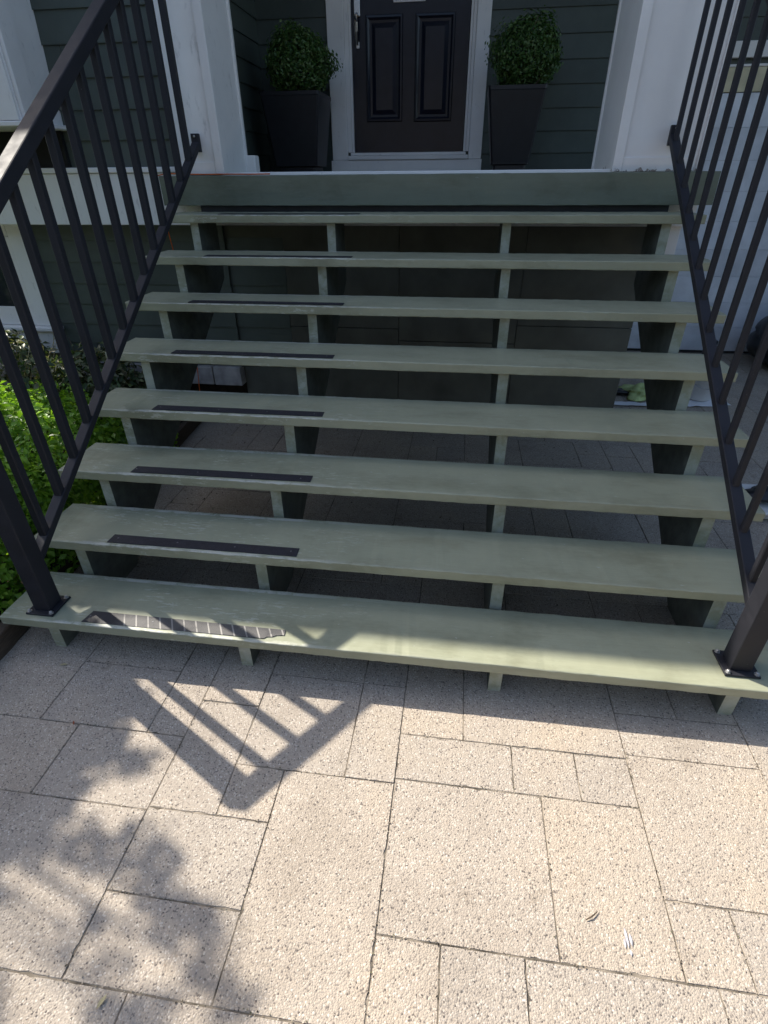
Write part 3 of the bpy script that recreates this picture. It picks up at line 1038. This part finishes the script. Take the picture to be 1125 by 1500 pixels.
def shrub_points(center, radii, n, seed, power=1.0, amp=0.16, flat=0.0, kl=26, sharp=9.0):
    r = np.random.default_rng(seed)
    D = r.normal(size=(n, 3))
    D /= np.linalg.norm(D, axis=1, keepdims=True)
    if power != 1.0:
        # boxier mound
        m = (np.abs(D) ** power).sum(1) ** (1 / power)
        S = D / m[:, None]
    else:
        S = D
    t = 1 - np.abs(r.normal(0, 0.16, n))
    t = np.clip(t, 0.25, 1.08)
    f = lumps(D, r, kl, amp, sharp)
    # short sprigs beyond the surface
    spr = r.random(n) < 0.09
    t[spr] = r.uniform(1.0, 1.12, spr.sum())
    P = S * (t * f)[:, None] * np.array(radii) + np.array(center)
    Nn = D * 0.7 + r.normal(0, 0.65, (n, 3)) + np.array([0, 0, 0.45])
    keep = P[:, 2] > 0.03 if center[2] < 1 else np.ones(n, bool)
    return P[keep], Nn[keep]


def sticks(name, base, tips, r0, mat, parent, seed):
    r = random.Random(seed)
    bm = bmesh.new()
    for tp in tips:
        b, tv = Vector(base), Vector(tp)
        m = b.lerp(tv, 0.5) + Vector((r.uniform(-1, 1), r.uniform(-1, 1), r.uniform(-.3, .3))) * (tv - b).length * 0.12
        bm_tube(bm, [b, m, tv], [r0, r0 * 0.7, r0 * 0.3], 6)
    return from_bm(name, bm, mat, parent, True)


# clipped hedge plants left of the stairs
hedge = [((-1.98, 0.42, 0.20), (0.44, 0.42, 0.36), 'low bright green hedge plant beside the foot of the left railing'),
         ((-2.15, 1.10, 0.22), (0.50, 0.48, 0.34), 'bright green hedge plant beside the middle of the left railing'),
         ((-2.85, 0.90, 0.22), (0.52, 0.62, 0.33), 'bright green hedge plant at the left edge, farther from the stairs'),
         ((-2.40, -0.05, 0.18), (0.55, 0.36, 0.33), 'low green hedge plant in front of the other hedge plants')]
for i, (c, rad, lab) in enumerate(hedge):
    t = thing('hedge_plant', (c[0], c[1], 0.02), lab, 'hedge plant', 'hedge plants in the bed')
    P, Nn = shrub_points(c, rad, 17000, 200 + i, 3.2, 0.13, kl=40, sharp=14)
    leaf_cloud('foliage', P, Nn, 0.036, M['hedge_leaf'], t, 0.62, 0.25, i)
    sticks('stem', (c[0], c[1], 0.02), [(c[0] + rnd.uniform(-1, 1) * rad[0] * .8, c[1] + rnd.uniform(-1, 1) * rad[1] * .8, c[2] + rad[2] * .7) for _ in range(14)], 0.008, M['bark'], t, i)
# looser mixed shrubs against the wall
loose = [((-2.95, 2.02, 0.34), (0.42, 0.26, 0.34), 'loose grey green shrub under the basement window'),
         ((-2.18, 1.98, 0.30), (0.34, 0.26, 0.34), 'straggly shrub with broad leaves between hedge and foundation')]
for i, (c, rad, lab) in enumerate(loose):
    t = thing('wall_shrub', (c[0], c[1], 0.02), lab, 'shrub')
    P, Nn = shrub_points(c, rad, 2600, 240 + i, 1.0, 0.25, kl=18, sharp=7)
    leaf_cloud('foliage', P, Nn, 0.055, M['loose_leaf'], t, 0.5, 0.3, 50 + i)
    tips = [(c[0] + rnd.uniform(-1, 1) * rad[0], c[1] + rnd.uniform(-1, .6) * rad[1], c[2] + rnd.uniform(.3, 1.15) * rad[2]) for _ in range(34)]
    sticks('stem', (c[0], c[1], 0.02), tips, 0.005, M['twig'] if i else M['dry_leaf'], t, 70 + i)
# a few plants by the edging in the shade
for i, (x, y) in enumerate(((-1.72, 1.55),)):
    t = thing('ground_plant', (x, y, 0.02), 'low dark leafy plant beside the stair stringer', 'plant')
    P, Nn = shrub_points((x, y, 0.14), (0.16, 0.22, 0.20), 1500, 270 + i, 1.0, 0.25)
    leaf_cloud('foliage', P, Nn, 0.035, M['hedge_leaf'], t, 0.6, 0.3, 90)
    sticks('stem', (x, y, 0.02), [(x + rnd.uniform(-.12, .12), y + rnd.uniform(-.15, .15), .25) for _ in range(8)], 0.004, M['twig'], t, 91)

# bark mulch
n = 5200
P = np.stack([npr.uniform(-3.2, -1.55, n), npr.uniform(-0.6, 2.38, n), npr.uniform(0.022, 0.034, n)], 1)
P = P[P[:, 0] < -1.53 - 0.095 * np.clip(P[:, 1], 0, 3)]
Nn = npr.normal(0, 0.35, (len(P), 3)) + np.array([0, 0, 1.0])
mu = leaf_cloud('bark_mulch', P, Nn, 0.032, M['chip'], None, 0.4, 0.3, 5)
tag(mu, 'brown bark mulch covering the bed', 'mulch', kind='stuff')

# timber edging of the bed
bm = bmesh.new()
ep = [(-1.475, -2.0), (-1.482, 0.0), (-1.60, 1.0), (-1.715, 2.38)]
w_ = 0.045
rng_ = [[bm.verts.new((x + dx, y, z)) for dx, z in ((0, -0.01), (0, 0.095), (-w_, 0.095), (-w_, -0.01))] for x, y in ep]
for i in range(len(rng_) - 1):
    for k in range(4): bm.faces.new((rng_[i][k], rng_[i][(k + 1) % 4], rng_[i + 1][(k + 1) % 4], rng_[i + 1][k]))
bm.faces.new(rng_[0][::-1]); bm.faces.new(rng_[-1])
bmesh.ops.bevel(bm, geom=[e for e in bm.edges], offset=0.004, segments=1, affect='EDGES')
tag(from_bm('timber_edging', bm, M['timber']), 'weathered timber edging along the bed, passing under the stairs', 'edging')

# potted boxwoods on the porch
def planter(cx, cy, w0, w1, crown_c, crown_r, n, label, seed):
    t = thing('potted_boxwood', (cx, cy, 1.6), label, 'potted shrub', 'boxwoods flanking the door')
    bm = bmesh.new()
    prof = [(w1 * .86, 1.601), (w1 * .86, 1.652), (w1, 1.660), (w1 * 1.005, 1.672), (w0, 2.085), (w0 * 1.015, 2.090), (w0 * 1.015, 2.112), (w0 * .94, 2.112), (w0 * .90, 2.06)]
    rings = []
    for hw, z in prof:
        c = 0.012
        ring = []
        for sx, sy in ((-1, -1), (1, -1), (1, 1), (-1, 1)):
            a = [(sx * hw, sy * (hw - c)), (sx * (hw - c), sy * hw)]
            if sx * sy > 0: pass
            else: a = a[::-1]
            ring += [bm.verts.new((cx + p, cy + q, z)) for p, q in a]
        rings.append(ring)
    for i in range(len(rings) - 1):
        for k in range(8): bm.faces.new((rings[i][k], rings[i][(k + 1) % 8], rings[i + 1][(k + 1) % 8], rings[i + 1][k]))
    bm.faces.new(rings[0][::-1]); bm.faces.new(rings[-1])
    from_bm('pot', bm, M['pot'], t)
    P, Nn = shrub_points(crown_c, crown_r, n, seed, 1.0, 0.20, kl=70, sharp=26)
    leaf_cloud('foliage', P, Nn, 0.024, M['box_leaf'], t, 0.55, 0.25, seed)
    sticks('stem', (cx, cy, 2.05), [tuple(np.array(crown_c) + npr.normal(0, 0.4, 3) * np.array(crown_r)) for _ in range(22)], 0.007, M['bark'], t, seed)


planter(0.498, 3.60, 0.193, 0.135, (0.565, 3.60, 2.285), (0.212, 0.21, 0.195), 9000, 'round boxwood in a tapered dark planter right of the door', 301)
planter(-1.115, 3.62, 0.215, 0.165, (-1.075, 3.60, 2.285), (0.228, 0.225, 0.188), 9000, 'round boxwood in a tapered dark planter left of the door', 302)

# doormat
tag(box('doormat', -1.05, .33, 3.20, 3.72, 1.600, 1.613, M['mat'], None, 0.004), 'thin terracotta doormat lying in front of the door', 'doormat')

# orange cord along the deck edge, dropping beside the stairs
pts = [(-0.90, 2.125, 1.6055), (-1.02, 2.128, 1.6045), (-1.16, 2.120, 1.606), (-1.30, 2.128, 1.606), (-1.42, 2.11, 1.608), (-1.50, 2.10, 1.612), (-1.56, 2.09, 1.60), (-1.585, 2.13, 1.50), (-1.60, 2.17, 1.36), (-1.602, 2.2, 1.20), (-1.61, 2.24, .9), (-1.63, 2.28, 0.6), (-1.65, 2.30, 0.40), (-1.67, 2.31, 0.24), (-1.70, 2.30, 0.06), (-1.76, 2.26, 0.045)]
tag(tube('orange_cord', pts, 0.0033, M['orange'], None, 6), 'thin orange cord along the porch edge, hanging down left of the stairs', 'cord')

# ------------------------------------------------------------------ painting things on the drive to the right
def sheet(name, corners, label, z=0.006, seed=0):
    r = random.Random(seed)
    a, b, c, d = [Vector((x, y, 0)) for x, y in corners]
    n = 10
    V = []
    for i in range(n + 1):
        for j in range(n + 1):
            p = a.lerp(b, i / n).lerp(d.lerp(c, i / n), j / n)
            edge = 1 if i in (0, n) or j in (0, n) else 0
            V.append((p.x + r.uniform(-.004, .004), p.y + r.uniform(-.004, .004), z + r.uniform(0, 0.006) + edge * r.uniform(0, .01)))
    F = [(i * (n + 1) + j, (i + 1) * (n + 1) + j, (i + 1) * (n + 1) + j + 1, i * (n + 1) + j + 1) for i in range(n) for j in range(n)]
    o = obj(name, V, F, M['paper'], None, True)
    so = o.modifiers.new('thickness', 'SOLIDIFY')
    so.thickness = 0.001
    return tag(o, label, 'paper sheet')


sheet('paper_sheet', [(1.95, 3.04), (2.42, 3.12), (2.36, 3.46), (2.02, 3.44)], 'white paper sheet lying under the white bucket')
sheet('paper_sheet', [(1.46, 3.03), (1.80, 3.03), (1.86, 3.10), (1.50, 3.12)], 'strip of white paper lying under the yellow green rag', seed=3)
t = thing('bucket', (2.215, 3.27, 0.008), 'white bucket standing on the paper sheet', 'bucket')
bm = bmesh.new()
bm_lathe(bm, [(0.088, 0.016), (0.092, 0.020), (0.104, 0.19), (0.110, 0.192), (0.110, 0.205), (0.102, 0.205), (0.098, 0.19), (0.086, 0.03)], 2.215, 3.27)
from_bm('body', bm, M['bucket'], t, True)
tube('handle', [(2.215 + 0.108 * math.cos(a), 3.27 - 0.03 - 0.085 * math.sin(a), 0.195 - 0.07 * math.sin(a)) for a in np.linspace(0, math.pi, 15)], 0.0025, M['steel'], t, 6)
box('label_sticker', 2.19, 2.24, 3.166, 3.1705, 0.07, 0.14, M['timber'], t, 0.0) if False else None
t = thing('spray_can', (2.63, 4.3, 0), 'small can with a black lid near the garage door', 'can')
bm = bmesh.new()
bm_lathe(bm, [(0.05, 0.002), (0.052, 0.01), (0.052, 0.17), (0.046, 0.185)], 2.63, 4.3)
from_bm('body', bm, M['pot'], t, True)
bm = bmesh.new()
bm_lathe(bm, [(0.056, 0.186), (0.058, 0.19), (0.058, 0.228), (0.050, 0.236)], 2.63, 4.3)
from_bm('lid', bm, M['blackstuff'], t, True)


def blob(name, c, rad, mat, seed, amp, label, cat, sub=4, crease=8.0, zmin=0.004):
    bm = bmesh.new()
    bmesh.ops.create_icosphere(bm, subdivisions=sub, radius=1.0)
    D = np.array([v.co[:] for v in bm.verts])
    r = np.random.default_rng(seed)
    f = lumps(D, r, 40, amp, crease)
    # sharp folds
    for _ in range(7):
        a = r.normal(size=3); a /= np.linalg.norm(a)
        f -= amp * 0.35 * np.exp(-(np.abs(D @ a) / 0.06) ** 1.2)
    for v, ff in zip(bm.verts, f):
        p = v.co * ff
        v.co = (c[0] + p.x * rad[0], c[1] + p.y * rad[1], max(zmin, c[2] + p.z * rad[2]))
    return tag(from_bm(name, bm, mat, None, True), label, cat)


blob('rag', (1.755, 3.28, 0.04), (0.105, 0.10, 0.05), M['rag'], 4, 0.55, 'crumpled yellow green rag on the paving behind the stairs', 'rag', 4, 16, 0.008)
blob('glove', (1.585, 3.32, 0.02), (0.06, 0.045, 0.028), M['blackstuff'], 6, 0.4, 'small crumpled black glove lying beside the yellow green rag', 'glove', 3, 10)
blob('refuse_bag', (3.36, 4.32, 0.26), (0.36, 0.32, 0.30), M['blackstuff'], 8, 0.22, 'bulging black refuse bag in front of the garage door', 'bag', 4, 10)
t = thing('paint_tray', (2.05, 1.42, 0), 'light grey paint tray on the paving right of the stairs', 'tray')
bm = bmesh.new()
x0, x1, y0, y1 = 1.865, 2.22, 1.35, 1.66
lo = [bm.verts.new(p) for p in ((x0 + .02, y0 + .02, .012), (x1 - .02, y0 + .02, .012), (x1 - .02, y1 - .02, .04), (x0 + .02, y1 - .02, .04))]
hi = [bm.verts.new(p) for p in ((x0, y0, .058), (x1, y0, .058), (x1, y1, .062), (x0, y1, .062))]
ri = [bm.verts.new(p) for p in ((x0 - .012, y0 - .012, .056), (x1 + .012, y0 - .012, .056), (x1 + .012, y1 + .012, .06), (x0 - .012, y1 + .012, .06))]
bm.faces.new(lo)
for A, B in ((lo, hi), (hi, ri)):
    for k in range(4): bm.faces.new((A[k], A[(k + 1) % 4], B[(k + 1) % 4], B[k]))
tr = from_bm('tray', bm, M['bucket'], t)
tr.modifiers.new('thickness', 'SOLIDIFY').thickness = 0.003
blob('work_glove', (1.97, 1.56, 0.075), (0.10, 0.075, 0.035), M['blackstuff'], 12, 0.4, 'black work glove lying on the grey paint tray', 'glove', 3, 9, 0.045)

# ------------------------------------------------------------------ small litter on the pavers
def leaf_litter(x, y, s, a, label, mat=None):
    ca, sa = math.cos(a), math.sin(a)
    L2 = [(-1, 0, 0), (-.5, .28, .12), (0.1, .36, .16), (.6, .2, .1), (1, 0, .18), (.6, -.2, .1), (.1, -.34, .16), (-.5, -.26, .12), (0.05, 0, 0.02)]
    V = [(x + s * (p * ca - q * sa), y + s * (p * sa + q * ca), 0.004 + s * r_ * 0.8) for p, q, r_ in L2]
    F = [(i, (i + 1) % 8, 8) for i in range(8)]
    o = obj('fallen_leaf', V, F, mat or M['dry_leaf'])
    o.modifiers.new('thickness', 'SOLIDIFY').thickness = 0.0008
    return tag(o, label, 'leaf', 'fallen leaves on the pavers')


leaf_litter(-1.22, 0.0 - 0.05, 0.015, 0.2, 'small pale leaf on the pavers below the left end of the bottom tread')
leaf_litter(-0.50, -0.955, 0.014, 1.2, 'small pale leaf lying in the joint at the lower left')
leaf_litter(-1.02, -0.285, 0.009, 2.2, 'tiny reddish brown leaf in the tree shadow, left', M['mat'])
tag(tube('twig', [(0.62, -0.648, 0.004), (0.635, -0.640, 0.0075), (0.652, -0.626, 0.005)], [0.0012, 0.002, 0.001], M['twig'], None, 6), 'short dark twig lying on a sunlit paver near the paint smear', 'twig')
bm = bmesh.new()
r_ = random.Random(4)
for (sx, sy, ln, wd) in ((0.712, -0.672, .042, .004), (0.721, -0.676, .026, .0035), (0.705, -0.685, .022, .003), (0.715, -0.703, .014, .003)):
    n = 9
    ring = []
    for i in range(n):
        a = 2 * math.pi * i / n
        ring.append(bm.verts.new((sx + wd * math.cos(a) * r_.uniform(.6, 1.2), sy + ln * .5 * math.sin(a) * r_.uniform(.7, 1.1), 0.0036)))
    bm.faces.new(ring)
tag(from_bm('paint_smear', bm, M['smear']), 'small smear of dried white paint on a sunlit paver', 'paint smear')

# ------------------------------------------------------------------ tree left of the frame that shades the pavers
tree = thing('garden_tree', (-4.6, 0.75, 0.0), 'small leafy garden tree left of the stairs shading the pavers', 'tree')
tube('trunk', [(-4.6, 0.75, -0.02), (-4.62, 0.78, 0.6), (-4.55, 0.80, 1.3), (-4.58, 0.78, 2.0), (-4.5, 0.8, 2.7)], [0.085, 0.068, 0.058, 0.048, 0.03], M['bark'], tree, 12)
# crown clumps: (shadow x, shadow y, height, radius, leaves)
cl = []
rt = random.Random(21)
for i in range(70):
    cl.append((rt.uniform(-2.6, -1.16), rt.uniform(-0.84, 0.0), rt.uniform(2.3, 3.2), rt.uniform(.16, .24), 380))
for i in range(30):
    cl.append((rt.uniform(-1.40, -.93), rt.uniform(-0.70, -0.12), rt.uniform(2.3, 3.0), rt.uniform(.10, .135), 240))
cl += [(-1.02, -.17, 2.8, .10, 130), (-.97, -.30, 2.8, .12, 170), (-.90, -.36, 2.9, .08, 90), (-.81, -.385, 2.9, .06, 60), (-.73, -.385, 3.0, .05, 45),
       (-.99, -.46, 2.9, .12, 180), (-1.0, -.60, 3.0, .13, 190), (-1.01, -.74, 3.0, .12, 160), (-.90, -.57, 3.1, .05, 35), (-.88, -.67, 3.0, .05, 35), (-.92, -.80, 3.0, .05, 40),
       (-1.12, -.06, 2.7, .10, 110), (-1.1, -.30, 2.6, .14, 200), (-1.12, -.5, 2.7, .14, 200), (-1.14, -.68, 2.8, .14, 200), (-1.22, -.15, 2.7, .14, 180),
       (-.72, -.64, 3.0, .065, 60), (-.77, -.68, 3.0, .04, 25), (-.56, -.64, 3.0, .075, 85), (-.50, -.69, 3.05, .055, 45), (-.63, -.83, 3.1, .042, 28),
       (-.47, -.765, 3.0, .055, 50), (-.38, -.775, 3.0, .055, 50), (-.30, -.80, 3.1, .055, 45), (-.29, -.87, 3.0, .04, 24), (-.52, -.89, 3.0, .045, 32),
       (-.21, -.90, 3.1, .05, 38), (-.38, -.97, 3.0, .06, 48), (-.46, -.99, 3.0, .05, 35), (-.78, -1.02, 3.0, .08, 70), (-.30, -1.03, 3.0, .06, 45)]
cl = [(x, y, z + (0.15 if r < 0.09 else 0.0), r * (1.25 if r < 0.14 else 1), int(n * (0.85 if r < 0.14 else 1.15))) for x, y, z, r, n in cl]
Ps, Ns = [], []
cent = []
for (sx, sy, z, rad, n) in cl:
    c = np.array([sx - 0.775 * z, sy + 0.425 * z, z])
    cent.append(c)
    D = npr.normal(size=(n, 3))
    D /= np.linalg.norm(D, axis=1, keepdims=True)
    Ps.append(c + D * (npr.random((n, 1)) ** 0.45) * rad * np.array([1, 1, .8]))
    Ns.append(D * 0.4 + npr.normal(0, .6, (n, 3)) + np.array([0, 0, .6]))
leaf_cloud('crown', np.concatenate(Ps), np.concatenate(Ns), 0.050, M['tree_leaf'], tree, 0.55, 0.2, 77)
bm = bmesh.new()
for i, c in enumerate(cent):
    a = Vector((-4.58, 0.78, 2.0 + 0.6 * ((i * 37) % 100) / 100))
    b = Vector(c)
    mid = a.lerp(b, 0.5) + Vector((rt.uniform(-.1, .1), rt.uniform(-.1, .1), rt.uniform(.02, .15)))
    bm_tube(bm, [a, mid, b], [0.016, 0.010, 0.004], 6)
from_bm('limbs', bm, M['bark'], tree, True)

# ------------------------------------------------------------------ unseen houses and trees added behind the camera to shape sky and fill light
def far_house(cx, w, h, wall_m, label):
    t = thing('unseen_house', (cx, -17.0, 0), label, 'house', 'unseen houses added across the street')
    x0, x1, y0, y1 = cx - w / 2, cx + w / 2, -23.0, -17.0
    box('wall', x0, x1, y0, y1, 0, h, wall_m, t, 0)
    bm = bmesh.new()
    P = [(x0 - .4, y1 + .4, h), (x1 + .4, y1 + .4, h), (x1 + .4, y0 - .4, h), (x0 - .4, y0 - .4, h), (x0 - .4, (y0 + y1) / 2, h + 2.6), (x1 + .4, (y0 + y1) / 2, h + 2.6)]
    v = [bm.verts.new(p) for p in P]
    for f in ((0, 1, 5, 4), (2, 3, 4, 5), (1, 2, 5), (3, 0, 4), (3, 2, 1, 0)): bm.faces.new([v[i] for i in f])
    from_bm('roof', bm, M['roof'], t)
    for zz in (0.9, 3.7):
        for k in range(3):
            xx = x0 + w * (k + 0.5) / 3
            if zz < 1 and k == 1:
                box('door', xx - .5, xx + .5, y1 + .002, y1 + .06, 0.02, 2.1, M['door'], t, 0.01)
                continue
            wd = box('window', xx - .65, xx + .65, y1 + .002, y1 + .05, zz, zz + 1.4, M['white'], t, 0.01)
            box('pane', xx - .55, xx + .55, y1 + .051, y1 + .06, zz + .1, zz + 1.3, M['glass'], wd, 0)


M['brick_far'] = simple('dull_red_brick', (0.22, 0.16, 0.13), 0.9, 0.25, 6, 0.3, 0.3, 30)
M['far_render'] = simple('grey_house_render', (0.36, 0.34, 0.32), 0.9, 0.2, 3, 0.3, 0.2, 30)
far_house(-11, 9, 6.2, M['brick_far'], 'unseen dull red brick house added across the street for its light, leftmost')
far_house(0, 9.5, 6.0, M['far_render'], 'unseen grey rendered house added across the street for its light, facing the stairs')
far_house(11, 9, 6.4, M['brick_far'], 'unseen dull red brick house added across the street for its light, rightmost')
for i, (tx, ty, th) in enumerate(((-7.0, -12.5, 6.5), (6.4, -12.5, 6.5))):  # unseen trees added to screen the low sky
    t = thing('unseen_tree', (tx, ty, 0), ('unseen tree added to block low sky, left of the grey house', 'unseen tree added to block low sky, right of the grey house')[i], 'tree', 'unseen trees added across the street')
    tube('trunk', [(tx, ty, -0.02), (tx + .05, ty, 1.2), (tx - .03, ty + .05, 2.6), (tx + .04, ty, th * .6)], [0.2, 0.16, 0.13, 0.06], M['bark'], t, 10)
    P, Nn = shrub_points((tx, ty, th * .6), (2.5, 2.3, th * .38), 4200, 400 + i, 1.0, 0.3, kl=30, sharp=8)
    leaf_cloud('crown', P, Nn, 0.34, M['tree_leaf'], t, 0.6, 0.25, 400 + i)
    sticks('limbs', (tx, ty, 2.3), [(tx + rt.uniform(-1.6, 1.6), ty + rt.uniform(-1.5, 1.5), th * .6 + rt.uniform(-1, 1.6)) for _ in range(9)], 0.06, M['bark'], t, 410 + i)

for i, (hx_, lab) in enumerate(((-6.6, 'unseen tall hedge added along the left side to cut side light'), (5.7, 'unseen tall hedge added along the right side to cut side light'))):
    t = thing('unseen_hedge', (hx_, -0.5, 0), lab, 'hedge', 'unseen hedges added at the sides')  # unseen hedge added to dim the light reaching under the stairs
    P, Nn = shrub_points((hx_, -0.5, 1.15), (0.42, 4.6, 1.2), 9000, 430 + i, 5.0, 0.08)
    leaf_cloud('foliage', P, Nn, 0.13, M['tree_leaf'], t, 0.6, 0.25, 430 + i)
    sticks('stem', (hx_, -0.5, 0.0), [(hx_ + rt.uniform(-.2, .2), -0.5 + rt.uniform(-4, 4), 1.8) for _ in range(12)], 0.02, M['bark'], t, 440 + i)

# grit and a little moss gathered along the paver joints
gp = []
for (x0, x1, y0, y1) in EXPL + gen[:260]:
    if not (-1.5 < x0 < 2.6 and -1.3 < y0 < 2.4): continue
    near_ = y0 < 0.3
    for (ax, ay, bx, by) in ((x0, y0, x1, y0), (x0, y0, x0, y1)):
        ln = abs(bx - ax) + abs(by - ay)
        k0 = int(ln * (75 if near_ else 25))
        c0 = rt.random()
        for _ in range(k0):
            u_ = (c0 + rt.gauss(0, 0.28)) % 1.0
            gp.append((ax + (bx - ax) * u_ + rt.gauss(0, .0045), ay + (by - ay) * u_ + rt.gauss(0, .0045), 0.0012 + rt.random() * 0.0012))
P = np.array(gp)
gr = leaf_cloud('joint_grit', P, npr.normal(0, .5, (len(P), 3)) + np.array([0, 0, 1.0]), 0.0052, M['grit'], None, 0.75, 0.5, 12)
tag(gr, 'sand, grit and moss crumbs gathered along the paver joints', 'grit', kind='stuff')

# dry bits blown under the stairs
n = 260
P = np.stack([npr.uniform(-1.45, 1.2, n), npr.uniform(0.25, 2.4, n), npr.uniform(0.003, 0.006, n)], 1)
P[:90, 0] = npr.uniform(-1.5, -1.15, 90)
P[90:120, 1] = npr.uniform(2.3, 2.42, 30)
lit = leaf_cloud('leaf_litter', P, npr.normal(0, .3, (n, 3)) + np.array([0, 0, 1.0]), 0.016, M['chip'], None, 0.45, 0.3, 8)
tag(lit, 'dry leaf bits scattered on the pavers under the stairs', 'litter', kind='stuff')

sc.render.engine = 'CYCLES'
sc.cycles.max_bounces = 5
sc.cycles.diffuse_bounces = 4
sc.cycles.glossy_bounces = 2
sc.cycles.transmission_bounces = 2
sc.render.resolution_x = 768
sc.render.resolution_y = 1024
